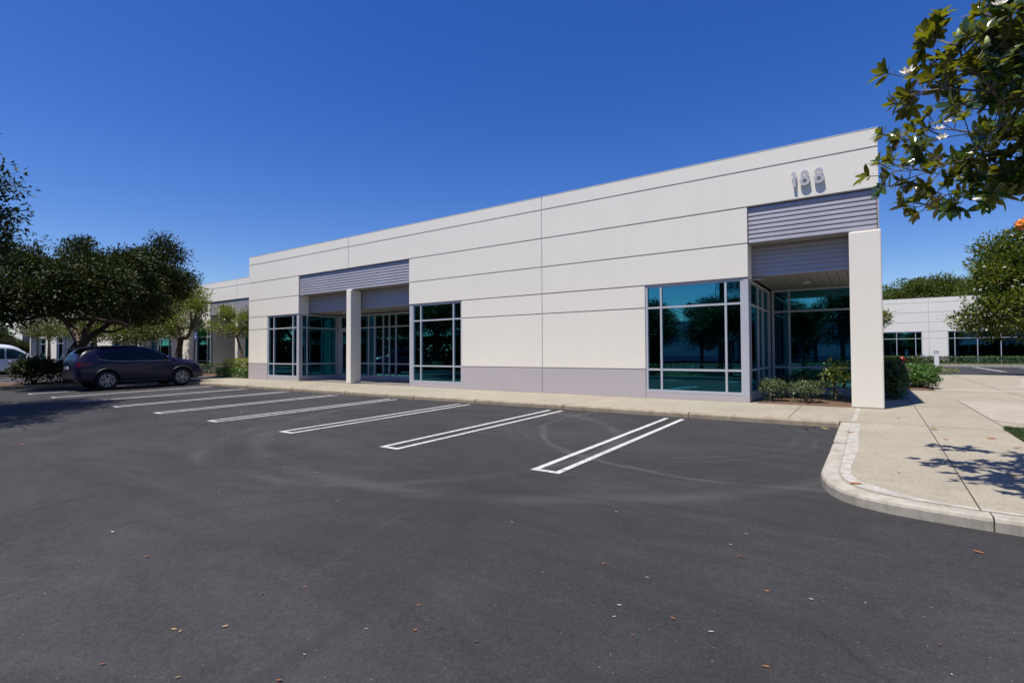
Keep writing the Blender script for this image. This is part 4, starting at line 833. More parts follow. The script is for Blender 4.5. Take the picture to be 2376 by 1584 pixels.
for i in range(22):
    wx = rnd.uniform(1.35, 2.9); wy = rnd.uniform(4.3, 7.6)
    if wx < 0.19*wy+0.42: continue
    e = Vector((wx-bN[0], wy-bN[1], rnd.uniform(2.9, 4.6))); s = Vector((0, 0, rnd.uniform(2.4, 4.2))); md = (s+e)/2+Vector((0.1, 0, .12)); wood.tube([s, md, e], [.025, .016, .005], 5)
    for j in range(11):
        f = rnd.uniform(.5, 1.05); q = s.lerp(e, f)+Vector((rnd.gauss(0.05, .16), rnd.gauss(0, .24), rnd.gauss(0, .14)))
        if q.x+bN[0] < 0.185*(q.y+bN[1])+0.28: continue
        wood.tube([s.lerp(e, f), q], [.006, .004], 4); ros.append((q, (q-s).normalized()))
wood.build('trunk', m_bark2, MG, True)
P, D, N, L, W = [], [], [], [], []
for p, d in ros:
    a = d.orthogonal().normalized(); b = d.cross(a); k = rnd.randint(7, 11); ph = rnd.uniform(0, 6.28)
    for i in range(k):
        an = ph+i*2.4; out = a*math.cos(an)+b*math.sin(an); f = rnd.uniform(0.25, 0.95)
        dd = (out*(1-0.35*f)+d*f+Vector((0, 0, rnd.uniform(-.05, .22)))).normalized()
        P.append(p-d*rnd.uniform(0, .05)); D.append(dd); N.append(d*1.0-out*0.35+Vector((0, 0, 0.5))+Vector((rnd.gauss(0, .2), rnd.gauss(0, .2), rnd.gauss(0, .2)))); s = rnd.uniform(0.6, 1.1); L.append(0.142*s); W.append(0.056*s*rnd.uniform(.85, 1.15))
lf = leaf_mesh('crown', np.array(P), np.array(D), np.array(N), np.array(L), np.array(W), m_magn, MG, 2, curl=0.16, midfold=0.22)
def blossom(c, s, d=Vector((-.3, -.6, .6))):
    m = MB(); d = d.normalized(); a = d.orthogonal().normalized(); b = d.cross(a)
    for ring, (k, lean, ln) in enumerate(((6, 1.1, 1.0), (5, 0.5, .85))):
        for i in range(k):
            an = 6.283*i/k+ring*.5; o = a*math.cos(an)+b*math.sin(an); sd = d.cross(o)
            q = [c, c+(o*lean*.45+d*.35)*s*ln+sd*.30*s, c+(o*lean*.9+d*.75)*s*ln+sd*.2*s, c+(o*lean*1.0+d*1.0)*s*ln, c+(o*lean*.9+d*.75)*s*ln-sd*.2*s, c+(o*lean*.45+d*.35)*s*ln-sd*.30*s, c+(o*lean*.62+d*.40)*s*ln]
            m.add(q, [[0, 1, 6], [1, 2, 6], [2, 3, 6], [3, 4, 6], [4, 5, 6], [5, 0, 6]])
    return m.build('flower', m_petal, MG, True)
for px, py, t, s in ((2106, 172, 4.35, .052), (2178, 303, 5.0, .042), (2198, 284, 4.9, .032), (2318, 14, 3.75, .045), (2186, 322, 5.1, .045)): blossom(Vector(rel(at_t(px, py, t), bN)), s, Vector((rnd.uniform(-.8, .3), -.6, rnd.uniform(.1, .8))))
for px, py, t in ((2224, 80, 4.0), (2290, 98, 3.9), (2275, 182, 4.0), (2260, 290, 5.0)):
    m = MB(); c = rel(at_t(px, py, t), bN); m.lathe([(0.002, -0.045), (0.016, -0.03), (0.021, -0.005), (0.014, 0.03), (0.002, 0.05)], c, n=10); m.build('bud', m_bud, MG, True)
# a withered orange leaf ball hanging just inside the right border
m = MB(); c = Vector(rel(at_t(2373, 521, 6.0), bN))
for i in range(26):
    u = Vector((rnd.gauss(0, 1), rnd.gauss(0, 1), rnd.gauss(0, 1))).normalized(); a = u.orthogonal().normalized(); b = u.cross(a); an = rnd.uniform(0, 6.28); e = a*math.cos(an)+b*math.sin(an); f = u.cross(e)
    q = c+u*0.058; m.add([q-e*.05, q-e*.02+f*.03-u*.004, q+e*.02+f*.03-u*.004, q+e*.05-u*.01, q+e*.02-f*.03-u*.004, q-e*.02-f*.03-u*.004], [[0, 1, 2, 3, 4, 5]])
m.lathe([(0.002, -0.055), (0.035, -0.045), (0.055, 0), (0.035, 0.045), (0.002, 0.055)], c, n=12)
m.tube([c+Vector((0, 0, .05)), c+Vector((.1, .05, .35)), Vector((0.0, 0, 2.6))], [0.004, 0.005, 0.012], 5)
o = m.build('withered_seed_head', m_orange, MG, True); o['label'] = 'orange withered seed head'
# white flowers on the far magnolia
for px, py in ((2284, 618), (2330, 620), (2372, 660), (2345, 545), (2350, 665), (2370, 552), (2275, 672), (2240, 735), (2290, 765)):
    fm = MB(); c = Vector(rel(at_y(px, py, 34.6), bm))
    for i in range(7):
        d = Vector((rnd.gauss(0, 1), rnd.gauss(0, 1)-.5, rnd.gauss(0.3, 1))).normalized(); s_ = d.orthogonal().normalized()*.03; fm.add([c, c+d*.04+s_, c+d*.07, c+d*.04-s_], [[0, 1, 2, 3]])
    fm.build('flower', m_petal, mg)

# ---------------------------------------------------------------- vehicles (local: nose along +x, ground z = 0)
def interp(T, x, c):
    for a, b in zip(T[:-1], T[1:]):
        if a[0] <= x <= b[0]:
            f = (x-a[0])/max(1e-9, b[0]-a[0]); return a[c]+(b[c]-a[c])*f
    return T[0][c] if x < T[0][0] else T[-1][c]
def car(name, label, T, wheels, wr, pm, gm, side, wind, rear, extras, cladding=None, flare=0.10):
    """T rows: x, sill z, belt z, roof z, half width low, belt, roof"""
    root = empty(name, (0, 0, 0)); tag(root, label, 'car' if 'van' not in name else 'van')
    vs, k = [], 11
    for x, zb, zt, zr, wl, wb, wt in T:
        h = zt-zb
        sec = [(0, zb), (wl*0.8, zb), (wl-0.02, zb+0.03), (wl, zb+h*0.30), (wl+0.012, zb+h*0.62), (wb, zt-0.03), (wb-0.02, zt), (wb+(wt-wb)*0.55, zt+(zr-zt)*0.55), (wt, zt+(zr-zt)*0.86), (wt*0.72, zt+(zr-zt)*0.97), (0, zr)]
        vs += [(x, -y, z) for y, z in sec]
    n = len(T); bm = bmesh.new(); V = [bm.verts.new(v) for v in vs]; V2 = [v if abs(v.co.y) < 1e-6 else bm.verts.new((v.co.x, -v.co.y, v.co.z)) for v in V]
    for i in range(n-1):
        for j in range(k-1):
            for S, fl in ((V, 0), (V2, 1)):
                q = [S[i*k+j], S[(i+1)*k+j], S[(i+1)*k+j+1], S[i*k+j+1]]; q = q[::-1] if fl == 0 else q
                if len(set(q)) > 2: bm.faces.new(q)
    for e in (0, n-1):
        ring = [V[e*k+j] for j in range(k)]+[V2[e*k+j] for j in range(k-2, 0, -1)]; bm.faces.new(ring)
    bmesh.ops.recalc_face_normals(bm, faces=bm.faces)
    me = bpy.data.meshes.new('body'); bm.to_mesh(me); bm.free()
    tmp = bpy.data.objects.new('body_tmp', me); C.objects.link(tmp)
    ss = tmp.modifiers.new('s', 'SUBSURF'); ss.levels = 2; ss.render_levels = 2
    cut = MB()
    for wx in wheels: cut.lathe([(0.001, -1.2), (wr+0.055, -1.2), (wr+0.055, 1.2), (0.001, 1.2)], (wx, 0, wr+0.01), 'y', 40)
    cm = bpy.data.meshes.new('cut'); cm.from_pydata(cut.v, [], cut.f); co = bpy.data.objects.new('cut_tmp', cm); C.objects.link(co)
    bm = bmesh.new(); bm.from_mesh(cm); bmesh.ops.remove_doubles(bm, verts=bm.verts, dist=0.003); bmesh.ops.recalc_face_normals(bm, faces=bm.faces); bm.to_mesh(cm); bm.free()
    bpy.context.view_layer.update(); dg = bpy.context.evaluated_depsgraph_get()
    full = bpy.data.meshes.new_from_object(tmp.evaluated_get(dg)); bvh = BVHTree.FromPolygons([v.co.copy() for v in full.vertices], [list(p.vertices) for p in full.polygons])
    bo = tmp.modifiers.new('b', 'BOOLEAN'); bo.object = co; bo.operation = 'DIFFERENCE'; bo.solver = 'EXACT'
    bpy.context.view_layer.update(); dg = bpy.context.evaluated_depsgraph_get()
    fin = bpy.data.meshes.new_from_object(tmp.evaluated_get(dg)); fin.materials.clear()
    bpy.data.objects.remove(tmp); bpy.data.objects.remove(co)
    body = link('body', fin, pm, root, True); 
    def onside(x, z, s, off=0.006):
        h = bvh.ray_cast(Vector((x, s*3, z)), Vector((0, -s, 0))); return (h[0]+h[1]*off*(1 if h[1].y*s > 0 else -1)) if h[0] else Vector((x, s*0.8, z))
    def ontop(x, y, off=0.006):
        h = bvh.ray_cast(Vector((x, y, 5)), Vector((0, 0, -1))); return (h[0]+h[1]*off*(1 if h[1].z > 0 else -1)) if h[0] else Vector((x, y, 1))
    def patch(nm, f, nu, nv, mat):
        vs = [f(i/nu, j/nv) for i in range(nu+1) for j in range(nv+1)]; m = MB()
        m.add(vs, [[i*(nv+1)+j, (i+1)*(nv+1)+j, (i+1)*(nv+1)+j+1, i*(nv+1)+j+1] for i in range(nu) for j in range(nv)]); return m.build(nm, mat, root, True)
    for s in (-1, 1):
        for lo, hi, x0, x1 in side:      # lo/hi are polylines z(x)
            f = lambda u, v: onside(x0+(x1-x0)*u, interp(lo, x0+(x1-x0)*u, 1)*(1-v)+interp(hi, x0+(x1-x0)*u, 1)*v, s)
            patch('side_window', f, 22, 6, gm)
        # bright belt line, door seams, handles, sills
        lo = side[0][0]; m = MB(); m.tube([onside(lo[0][0]+(side[-1][3]-lo[0][0])*i/30, interp(side[min(len(side)-1, 0)][0], lo[0][0]+(side[-1][3]-lo[0][0])*i/30, 1)-0.012, s, 0.006) for i in range(31)], [0.009]*31, 6); m.build('belt_trim', m_chrome, root, True)
        m = MB()
        for xs in extras['seams']: m.tube([onside(x, z, s, 0.001) for x, z in xs], [0.005]*len(xs), 4)
        m.build('door_seam', m_black, root)
        for hx, hz in extras['handles']:
            m = MB(); m.tube([onside(hx-0.1, hz, s, 0.0), onside(hx-0.08, hz, s, 0.035), onside(hx+0.08, hz+0.005, s, 0.035), onside(hx+0.1, hz+0.005, s, 0.0)], [0.012, 0.014, 0.014, 0.012], 6); m.build('door_handle', pm, root, True)
        if 'mirror' in extras:
            mx, mz = extras['mirror']; c = onside(mx, mz, s, 0.13); m = MB(); m.lathe([(0.005, -0.10), (0.06, -0.085), (0.078, 0.0), (0.06, 0.085), (0.005, 0.10)], (0, 0, 0), 'y', 14)
            m.v = [(x*0.75+c.x, y+c.y, z*0.95+c.z) for x, y, z in m.v]; m.tube([onside(mx+.02, mz-0.05, s, -.01), c], [0.025, 0.03], 6); m.build('mirror', pm, root, True)
        for (nm, mt, xa, xb, zl, zh) in extras['lamps']:
            patch(nm, lambda u, v: onside(xa+(xb-xa)*u, (zl[0]+(zl[1]-zl[0])*u)*(1-v)+(zh[0]+(zh[1]-zh[0])*u)*v, s, 0.008), 8, 5, mt)
    if wind: patch('windscreen', lambda u, v: ontop(wind[0]+(wind[1]-wind[0])*u, (v*2-1)*(wind[2]+(wind[3]-wind[2])*u)), 8, 12, gm)
    if rear: patch('rear_window', lambda u, v: ontop(rear[0]+(rear[1]-rear[0])*u, (v*2-1)*(rear[2]+(rear[3]-rear[2])*u)), 8, 12, gm)
    # arches, sill cladding
    if cladding is not None:
        for s in (-1, 1):
            for wx in wheels:
                m = MB(); pts = [(wx+(wr+0.075)*math.cos(R(a)), wr+0.01+(wr+0.075)*math.sin(R(a))) for a in range(-8, 189, 7)]; m.tube([onside(x, max(z, 0.24), s, 0.006) for x, z in pts], [0.036]*len(pts), 6); m.build('wheel_arch_trim', cladding, root, True)
            m = MB(); x0, x1 = wheels[0]+wr+0.1, wheels[1]-wr-0.1; m.tube([onside(x0+(x1-x0)*i/8, interp(T, x0+(x1-x0)*i/8, 1)+0.05, s, 0.0) for i in range(9)], [0.055]*9, 6); m.build('sill_trim', cladding, root, True)
    m = MB(); 
    for wx in wheels: m.box(wx-wr-0.02, wx+wr+0.02, -0.62, 0.62, 0.22, wr*2+0.02)
    m.box(wheels[0], wheels[1], -0.7, 0.7, 0.2, 0.32); m.build('underbody', m_dark, root)
    for wx in wheels:
        for s in (-1, 1):
            yo = s*(interp(T, wx, 4)-0.115)
            t = MB(); prof = [(wr*0.68, -0.11), (wr*0.93, -0.115), (wr*0.995, -0.08), (wr, 0), (wr*0.995, 0.08), (wr*0.93, 0.115), (wr*0.68, 0.11), (wr*0.68, -0.11)]; t.lathe(prof, (wx, yo, wr), 'y', 32)
            wo = t.build('wheel', m_dark, root, True)
            r = MB(); yf = yo+s*0.095; N = extras.get('spokes', 10); Rm = wr*0.69
            r.lathe([(Rm, -0.1*s), (Rm*0.97, 0.012*s), (Rm*0.90, 0.014*s), (Rm*0.88, -0.03*s)], (wx, yf, wr), 'y', 32)
            r.lathe([(0.001, 0.012*s), (0.05, 0.010*s), (0.062, -0.01*s)], (wx, yf, wr), 'y', 16)
            for i in range(N):
                a = 2*math.pi*(i+(0.15 if i % 2 else -0.0))/N; da = 0.11*10/N; 
                p = [(0.045, -da*2.1), (0.045, da*2.1), (Rm*0.93, da), (Rm*0.93, -da)]
                q = [(wx+rr*math.cos(a+d), rr*math.sin(a+d)+wr) for rr, d in p]; r.add([(x, yf+s*0.008-s*0.02*(j > 1)*0, z) for j, (x, z) in enumerate(q)]+[(x, yf-s*0.03, z) for x, z in q], [[0, 1, 2, 3], [4, 5, 6, 7], [0, 4, 7, 3], [1, 5, 6, 2]])
            r.build('rim', m_rim, wo)
            d = MB(); d.lathe([(0.001, 0), (Rm*0.98, 0)], (wx, yf-s*0.06, wr), 'y', 24); d.build('brake_disc', m_black, wo)
    return root, onside, ontop
SUVT = [(0.00, .48, .80, .92, .72, .70, .56), (0.05, .38, 1.00, 1.14, .87, .83, .70), (0.16, .33, 1.12, 1.40, .92, .88, .72), (0.34, .30, 1.14, 1.60, .935, .905, .69), (0.62, .28, 1.13, 1.69, .95, .925, .68), (1.00, .27, 1.12, 1.715, .955, .93, .67),
        (1.50, .26, 1.10, 1.73, .955, .93, .66), (2.0, .26, 1.09, 1.73, .955, .925, .66), (2.45, .26, 1.08, 1.70, .955, .92, .65), (2.80, .26, 1.07, 1.60, .955, .915, .65), (3.12, .26, 1.06, 1.38, .955, .91, .68), (3.36, .26, 1.06, 1.21, .955, .90, .76), (3.62, .27, 1.05, 1.17, .955, .895, .75), (4.02, .28, 1.01, 1.12, .945, .88, .72), (4.34, .30, .93, 1.04, .905, .82, .63), (4.56, .33, .78, .87, .80, .72, .52), (4.64, .40, .64, .69, .63, .55, .36)]
lo = [(0.72, 1.22), (1.0, 1.15), (1.5, 1.12), (2.2, 1.11), (2.9, 1.10), (3.3, 1.10)]; hi = [(0.72, 1.23), (0.95, 1.40), (1.2, 1.51), (1.6, 1.575), (2.0, 1.585), (2.35, 1.565), (2.7, 1.48), (3.0, 1.32), (3.3, 1.12)]
suv, osd, otp = car('parked_car', 'dark indigo SUV parked in the shade of the forked tree', SUVT, (0.98, 3.62), 0.370, m_suv, m_cglass,
    [(lo, hi, 0.74, 1.16), (lo, hi, 1.19, 2.06), (lo, hi, 2.12, 3.26)], (2.84, 3.44, .54, .68), (0.17, 0.42, .72, .64),
    dict(seams=[[(1.50, .62), (1.38, .95), (1.30, 1.10)], [(2.09, .40), (2.10, .8), (2.10, 1.06)], [(3.16, .42), (3.20, .8), (3.12, 1.06)]], handles=[(1.50, .985), (2.40, .965)], mirror=(3.05, 1.14),
         lamps=[('tail_light', m_taill, 0.08, 0.56, (.92, 1.02), (1.06, 1.10)), ('headlight', m_cglass, 4.10, 4.48, (.80, .74), (.90, .82))], spokes=10), m_black)
m = MB(); m.box(-0.05, 0.02, -0.5, 0.5, 0, 0)
sp = MB(); vs = [(0.14, -.60, 1.635), (0.14, .60, 1.635), (0.70, .62, 1.71), (0.70, -.62, 1.71)]; sp.add(vs+[(x, y, z-0.035) for x, y, z in vs], [[0, 1, 2, 3], [7, 6, 5, 4], [0, 4, 5, 1], [1, 5, 6, 2], [2, 6, 7, 3], [3, 7, 4, 0]]); sp.build('spoiler', m_suv, suv)
for s in (-1, 1):
    m = MB(); m.tube([(0.8, s*.64, 1.66), (0.88, s*.64, 1.72), (2.3, s*.64, 1.735), (2.7, s*.64, 1.64)], [.014]*4, 6); m.build('roof_rail', m_black, suv, True)
m = MB(); m.box(-0.035, -0.02, -0.26, 0.26, 0.83, 0.95); m.build('number_plate', m_white, suv)
suv.location = (-25.25, 6.40, gz(8.8)-0.03); suv.rotation_euler = (0, -R(1.0)*0-math.atan(0.0174), math.pi/2)
VANT = [(0, .42, 1.1, 1.95, .95, .95, .80), (0.1, .40, 1.12, 2.05, .99, .98, .84), (1.5, .38, 1.12, 2.10, 1.0, .99, .86), (3.2, .38, 1.12, 2.10, 1.0, .99, .85), (3.75, .38, 1.11, 2.02, 1.0, .98, .82), (4.2, .38, 1.10, 1.70, 1.0, .96, .80), (4.6, .38, 1.08, 1.32, 1.0, .95, .82), (4.85, .38, 1.02, 1.16, .99, .93, .78), (5.3, .38, .96, 1.08, .98, .90, .70), (5.48, .40, .84, .95, .95, .86, .62), (5.54, .46, .74, .80, .88, .80, .55)]
lo = [(0.3, 1.2), (4.5, 1.16)]; hi = [(0.3, 1.75), (3.3, 1.80), (3.7, 1.76), (4.1, 1.55), (4.45, 1.22)]
van, a_, b_ = car('parked_van', 'white van with orange corner lamp parked at the left border', VANT, (1.0, 4.72), 0.36, m_vanp, m_cglass2,
    [(lo, hi, 2.9, 3.28), (lo, hi, 3.36, 4.42)], (4.0, 4.62, .74, .84), None,
    dict(seams=[[(3.3, .45), (3.3, 1.9)], [(4.3, .45), (4.35, 1.12)]], handles=[(3.5, 1.02)], mirror=(4.25, 1.25), lamps=[('corner_lamp', m_amber, 5.32, 5.50, (.72, .72), (.92, .86))], spokes=6))
m = MB()
for s in (-1, 1): m.tube([(4.9, s*.93, .46), (5.4, s*.93, .46), (5.57, s*.80, .46)], [.09]*3, 8)
m.tube([(5.57, -.8, .46), (5.57, .8, .46)], [.09]*2, 8); m.build('bumper', m_black, van, True)
van.location = (-43.8, 4.6, gz(7)); van.rotation_euler = (0, 0, math.pi/2)
SEDT = [(0, .45, .7, .85, .75, .72, .5), (0.06, .32, .9, 1.02, .86, .82, .62), (0.7, .26, .97, 1.10, .90, .87, .64), (1.2, .25, .96, 1.32, .90, .87, .58), (1.8, .25, .95, 1.44, .90, .87, .55), (2.4, .25, .94, 1.45, .90, .87, .55), (3.0, .25, .93, 1.26, .90, .86, .60), (3.5, .25, .92, 1.02, .90, .85, .70), (4.2, .27, .84, .93, .88, .80, .62), (4.55, .30, .70, .78, .78, .68, .5), (4.65, .4, .58, .62, .62, .52, .36)]
lo = [(0.9, 1.0), (3.3, .97)]; hi = [(0.9, 1.02), (1.3, 1.25), (1.8, 1.36), (2.4, 1.37), (2.9, 1.22), (3.35, .99)]
sed, a_, b_ = car('parked_car', 'black sedan half hidden behind the white van', SEDT, (0.95, 3.75), 0.33, m_blackp, m_cglass2,
    [(lo, hi, 1.0, 2.0), (lo, hi, 2.06, 3.28)], (2.75, 3.42, .54, .68), (0.75, 1.5, .64, .52),
    dict(seams=[[(2.03, .4), (2.03, .93)], [(3.1, .4), (3.1, .9)]], handles=[(1.5, .84), (2.4, .84)], mirror=(2.95, 1.0), lamps=[('headlight', m_lamp, 4.30, 4.55, (.66, .62), (.76, .70))], spokes=8))
sed.location = (-46.9, 6.6, gz(9)); sed.rotation_euler = (0, 0, math.pi/2)
# light SUV parked across the lot behind the camera, seen in the glass
LT = [(x, a, b, c, d, e, f) for x, a, b, c, d, e, f in SUVT]
lo = [(0.72, 1.22), (3.3, 1.10)]; hi = [(0.72, 1.23), (0.95, 1.40), (1.2, 1.51), (1.6, 1.575), (2.35, 1.565), (2.7, 1.48), (3.0, 1.32), (3.3, 1.12)]
lsu, a_, b_ = car('parked_car', 'silver SUV across the aisle, mirrored in the entry glass', LT, (0.98, 3.62), 0.370, m_vanp, m_cglass,
    [(lo, hi, 0.74, 1.6), (lo, hi, 1.66, 3.26)], (2.84, 3.44, .54, .68), (0.22, 0.68, .68, .58),
    dict(seams=[[(2.21, .40), (2.22, 1.05)]], handles=[(1.62, .985)], mirror=(3.28, 1.10), lamps=[('tail_light', m_taill, 0.08, 0.56, (.92, 1.02), (1.06, 1.10))], spokes=10), m_black)
lsu.location = (-18.2, 2.2, 0.0); lsu.rotation_euler = (0, 0, -math.pi/2)
lsu.location = (-19.4, 2.1, -0.03)

# ---------------------------------------------------------------- small furniture
bx, by = 3.78, 43.6
t = empty('marker_post', (bx, by, SW-0.1)); tag(t, 'square white post with a dark band beside the bright groundcover', 'post')
m = MB(); m.box(-.12, .12, -.12, .12, 0, 1.24); m.box(-.09, .09, -.09, .09, 1.36, 1.50); m.build('post', m_white, t, bevel=0.01); m = MB(); m.box(-.128, .128, -.128, .128, 1.241, 1.359); m.build('band', m_joint, t)
t = empty('fire_hydrant', (2.62, 57.85, 0.40)); tag(t, 'red fire hydrant in front of the distant office hedge', 'hydrant')
m = MB(); m.lathe([(.001, 0), (.17, 0), (.17, .05), (.11, .06), (.11, .42), (.15, .44), (.15, .48), (.12, .50), (.10, .58), (.03, .62), (.03, .66), (.001, .66)], (0, 0, 0), n=18); m.build('barrel', m_red, t, True)
for s in (-1, 1): m = MB(); m.lathe([(.001, s*.24), (.07, s*.24), (.07, s*.2), (.05, s*.19), (.05, 0)], (0, 0, .36), 'x', 14); m.build('outlet', m_red, t, True)
m = MB(); m.lathe([(.001, -.24), (.085, -.24), (.085, -.2), (.065, -.19), (.065, 0)], (0, 0, .34), 'y', 14); m.build('outlet', m_red, t, True)
# handicap-style blue and white sign on a thin post by the tree
p = at_y(455, 858, 14.2); t = empty('sign_post', (p.x, p.y, 0.28)); tag(t, 'slim metal post with a small blue and white sign behind the SUV nose', 'sign')
m = MB(); m.tube([(0, 0, 0), (0, 0, 2.55)], [0.03]*2, 8); m.build('post', m_alu, t)
m_blue = plain('sign_blue', (0.02, 0.08, 0.3), 0.5)
m = MB(); m.box(-.16, .16, -.045, -.035, 2.08, 2.54); m.build('plate', m_blue, t, bevel=0.004)
m = MB(); m.lathe([(.03, 0), (.05, 0)], (0.01, -.049, 2.45), 'y', 12); m.tube([(0, -.05, 2.42), (0, -.05, 2.32), (.06, -.05, 2.31), (.09, -.05, 2.22)], [.013]*4, 5); m.tube([(-.03+.09*math.cos(R(a))+.02, -.05, 2.27+.09*math.sin(R(a))) for a in range(100, 350, 20)], [.010]*13, 5); m.build('symbol', m_white, t)

# ---------------------------------------------------------------- fallen leaves and grit
def dry_leaf(nm, px, py, size, mi, rz, label=None, z=None, group=None, curl=0.35):
    p = at_ground(px, py) if z is None else at_pave(px, py)
    m = MB(); n = 6; vs = []
    for i in range(n+1):
        u = i/n; wv = math.sin(math.pi*min(1, u*0.95+0.03))**0.8*0.19*size; zz = size*(curl*(u-0.5)**2+0.02); e = 0.16*size
        vs += [((u-.5)*size, -wv, zz+wv*curl*0.9), ((u-.5)*size, 0, zz), ((u-.5)*size, wv, zz+wv*curl*0.9)]
    m.add(vs, [[i*3+j, (i+1)*3+j, (i+1)*3+j+1, i*3+j+1] for i in range(n) for j in range(2)])
    o = m.build(nm, m_dry[mi], None, True); o.location = (p.x, p.y, p.z+0.006); o.rotation_euler = (rnd.uniform(-.25, .25), rnd.uniform(-.2, .2), rz)
    sd = o.modifiers.new('thick', 'SOLIDIFY'); sd.thickness = 0.0012
    return tag(o, label, 'leaf', group)
LV = [(735, 1097, .075, 1, .3, 'pale tan dry leaf on open asphalt left of the nearest stall line'), (341, 1292, .07, 0, .6, 'curled orange leaf lying alone on the left asphalt'), (262, 1235, .09, 3, .1, 'pale crumpled leaf with crumbs, above the curled orange one'),
      (52, 1031, .09, 0, 1.0, 'orange leaf lowest of two by the left border'), (56, 995, .16, 0, .1, 'long orange leaf below the tree shadow at the left border'), (195, 1011, .10, 1, .4, 'yellowish twig-like leaf right of the tree shadow'), (257, 1024, .09, 2, .2, 'dark brown leaf sliver below the stall ends'),
      (561, 956, .12, 3, .2, 'pale leaf inside the third stall from the kerb corner side'), (226, 957, .10, 1, .5, 'small yellow leaf at the tip of the tree shadow'), (386, 982, .07, 2, .4, 'tiny dark leaf left of a stall line tip'), (634, 1022, .12, 0, .3, 'reddish leaf pair below a stall line tip'),
      (535, 1018, .07, 2, .1, 'dark leaf left of the reddish pair'), (508, 1143, .05, 0, .3, 'tiny pinkish leaf in the middle left'), (662, 1085, .06, 3, .2, 'pale leaf bit above the pale tan leaf'), (781, 1163, .06, 0, .5, 'small orange leaf right below the faint tyre mark'),
      (707, 1362, .045, 0, .9, 'tiny orange leaf in the lower middle'), (404, 1461, .06, 1, .8, 'curled tan leaf near the lower left, left of its twin'), (418, 1466, .05, 1, 2.2, 'curled tan leaf near the lower left, right of its twin'), (523, 1454, .065, 1, 1.0, 'upright curled tan leaf in the lower left'),
      (316, 1246, .05, 1, 0, 'yellow crumb right of the pale crumpled leaf'), (238, 1542, .055, 0, 1.2, 'orange brown leaf at the lower left border'), (413, 1573, .05, 1, 1.4, 'leaf at the bottom edge left of centre'), (648, 1580, .06, 0, .3, 'leaf touching the bottom edge of the picture'),
      (707, 1520, .035, 3, .4, 'tiny pale leaf at the lower middle'), (964, 1463, .05, 0, 1.3, 'reddish leaf sliver in the lower middle'), (972, 1405, .05, 0, .4, 'reddish crumb above the reddish sliver'), (1309, 1091, .085, 0, .2, 'orange leaf on the end of the nearest stall line'),
      (1502, 1341, .05, 3, .1, 'pale oval leaf in the right foreground'), (1260, 1330, .05, 1, .5, 'yellow-brown leaf left of the pale oval one'), (1400, 1309, .06, 0, 2.4, 'small reddish curl left of centre right'), (1720, 1293, .085, 0, .1, 'long thin reddish leaf in the right foreground'), (1780, 1372, .06, 0, .3, 'brown curl below the long thin reddish leaf'),
      (1562, 1436, .07, 0, 2.7, 'curled brown leaf below the pale oval one'), (1437, 1405, .05, 3, .3, 'pale twisted bit in the lower right of centre'), (1425, 1432, .05, 3, 1.2, 'pale hooked bit below the twisted one'), (1468, 1475, .035, 0, .4, 'tiny orange leaf below the hooked bit'),
      (1778, 1548, .06, 0, .2, 'brown leaf near the bottom edge, right half'), (1650, 1467, .06, 3, .2, 'pale sliver left of the lower right foreground'), (2271, 1282, .12, 0, .1, 'long orange leaf on asphalt below the pale kerb'), (2180, 1497, .04, 0, 1.5, 'tiny red leaf near the lower right corner'),
      (1882, 1391, .05, 3, .4, 'small pale bit left of the lower right corner'), (2008, 1400, .03, 3, .6, 'tiny pale speck of leaf under the kerb curve'), (1188, 1212, .05, 3, .3, 'small pale leaf in the centre of the foreground'), (1430, 1188, .04, 3, .3, 'pale bit in the middle of the turning marks'), (1732, 1240, .06, 3, .1, 'pale twig-like leaf right of centre'), (1695, 1264, .05, 3, .5, 'small white bit left of the long reddish leaf'),
      (40, 1388, .04, 2, .3, 'dark leaf bit at the left border low down'), (610, 1378, .05, 2, .2, 'dark thin leaf left of the tiny orange leaf'), (850, 1460, .04, 3, .7, 'tiny pale leaf left of the reddish sliver'), (1105, 1490, .05, 2, .5, 'dark curled leaf near the bottom centre')]
for i, (px, py, s, mi, rz, lb) in enumerate(LV): dry_leaf('fallen_leaf', px, py, s*(0.5 if py > 1100 else 0.7), mi, rz, lb, group='fallen leaves on the asphalt')
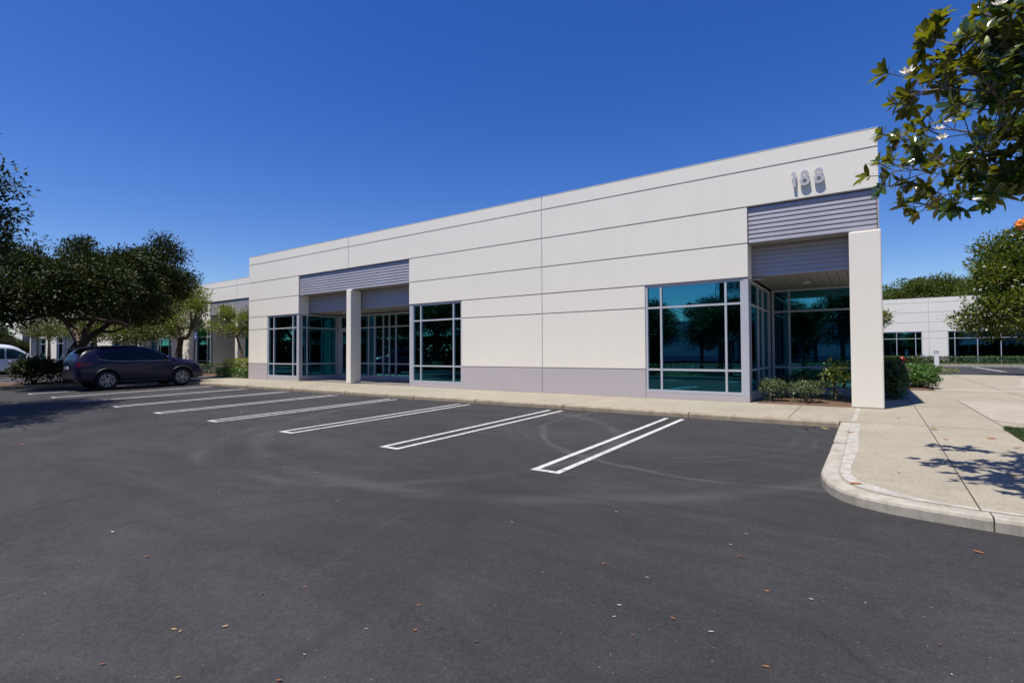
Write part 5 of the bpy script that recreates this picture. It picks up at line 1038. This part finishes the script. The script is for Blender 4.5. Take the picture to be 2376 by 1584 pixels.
for px, py, s, mi, lb in ((1934, 982, .13, 0, 'big orange leaf in the corner where the kerbs meet'), (1915, 996, .14, 1, 'tan leaf heaped beside the kerb corner'), (1872, 995, .10, 0, 'orange brown leaf at the crack in the kerb'), (1645, 973, .12, 0, 'orange leaf against the kerb below the big window'), (1925, 990, .12, 0, 'orange leaf under the bigger one in the kerb corner'), (1890, 990, .10, 1, 'tan leaf between the crack and the kerb corner')):
    dry_leaf('fallen_leaf', px, py, s, mi, rnd.uniform(0, 3), lb, group='fallen leaves by the kerb corner')
for px, py, s, mi, lb in ((1973, 1004, .11, 0, 'tan orange leaf lying on the pale kerb top'), (1985, 1123, .11, 0, 'orange leaf on the mortar band at the kerb curve'), (2168, 997, .13, 1, 'yellow orange leaf on the pavement joint'), (2166, 993, .10, 1, 'yellow leaf touching the one on the pavement joint'), (2085, 970, .08, 2, 'dark leaf on the pavement below the pillar'), (2300, 1018, .12, 0, 'orange leaf in the upper part of the leafy shadow'), (2350, 1104, .12, 0, 'reddish leaf in the lower part of the leafy shadow'), (2195, 1020, .08, 0, 'small brown leaf at the left tip of the leafy shadow'), (2362, 1040, .1, 0, 'reddish leaf at the right border inside the shadow'), (2178, 965, .05, 1, 'tiny pale leaf on the pavement right of the pillar'), (2087, 1097, .03, 2, 'black speck of leaf on the open pavement'), (1900, 935, .04, 3, 'white scrap in the mulch between the shrubs')):
    dry_leaf('fallen_leaf', px, py, s, mi, rnd.uniform(-.3, .5), lb, z=SW+0.012, group='fallen leaves on the pavement')
gm_ = MB()
for i in range(380):
    px = rnd.uniform(-200, 2500); py = rnd.uniform(960, 1600); p = at_ground(px, py)
    if p.x > -0.5 and p.y > 5.2: continue
    s = rnd.uniform(0.0012, 0.0032)*(1 if rnd.random() < .95 else 1.8); a = rnd.uniform(0, 3); dx, dy = math.cos(a)*s, math.sin(a)*s*rnd.uniform(.3, 1)
    gm_.add([(p.x-dx, p.y-dy, p.z+.002), (p.x+dy, p.y-dx, p.z+.002), (p.x+dx, p.y+dy, p.z+.002), (p.x-dy, p.y+dx, p.z+.002), (p.x, p.y, p.z+.002+s*.8)], [[0, 1, 4], [1, 2, 4], [2, 3, 4], [3, 0, 4]], i % 2)
g = gm_.build('grit', [m_dry[3], m_joint]); tag(g, 'fine pale grit scattered over the asphalt', 'grit', kind='stuff')
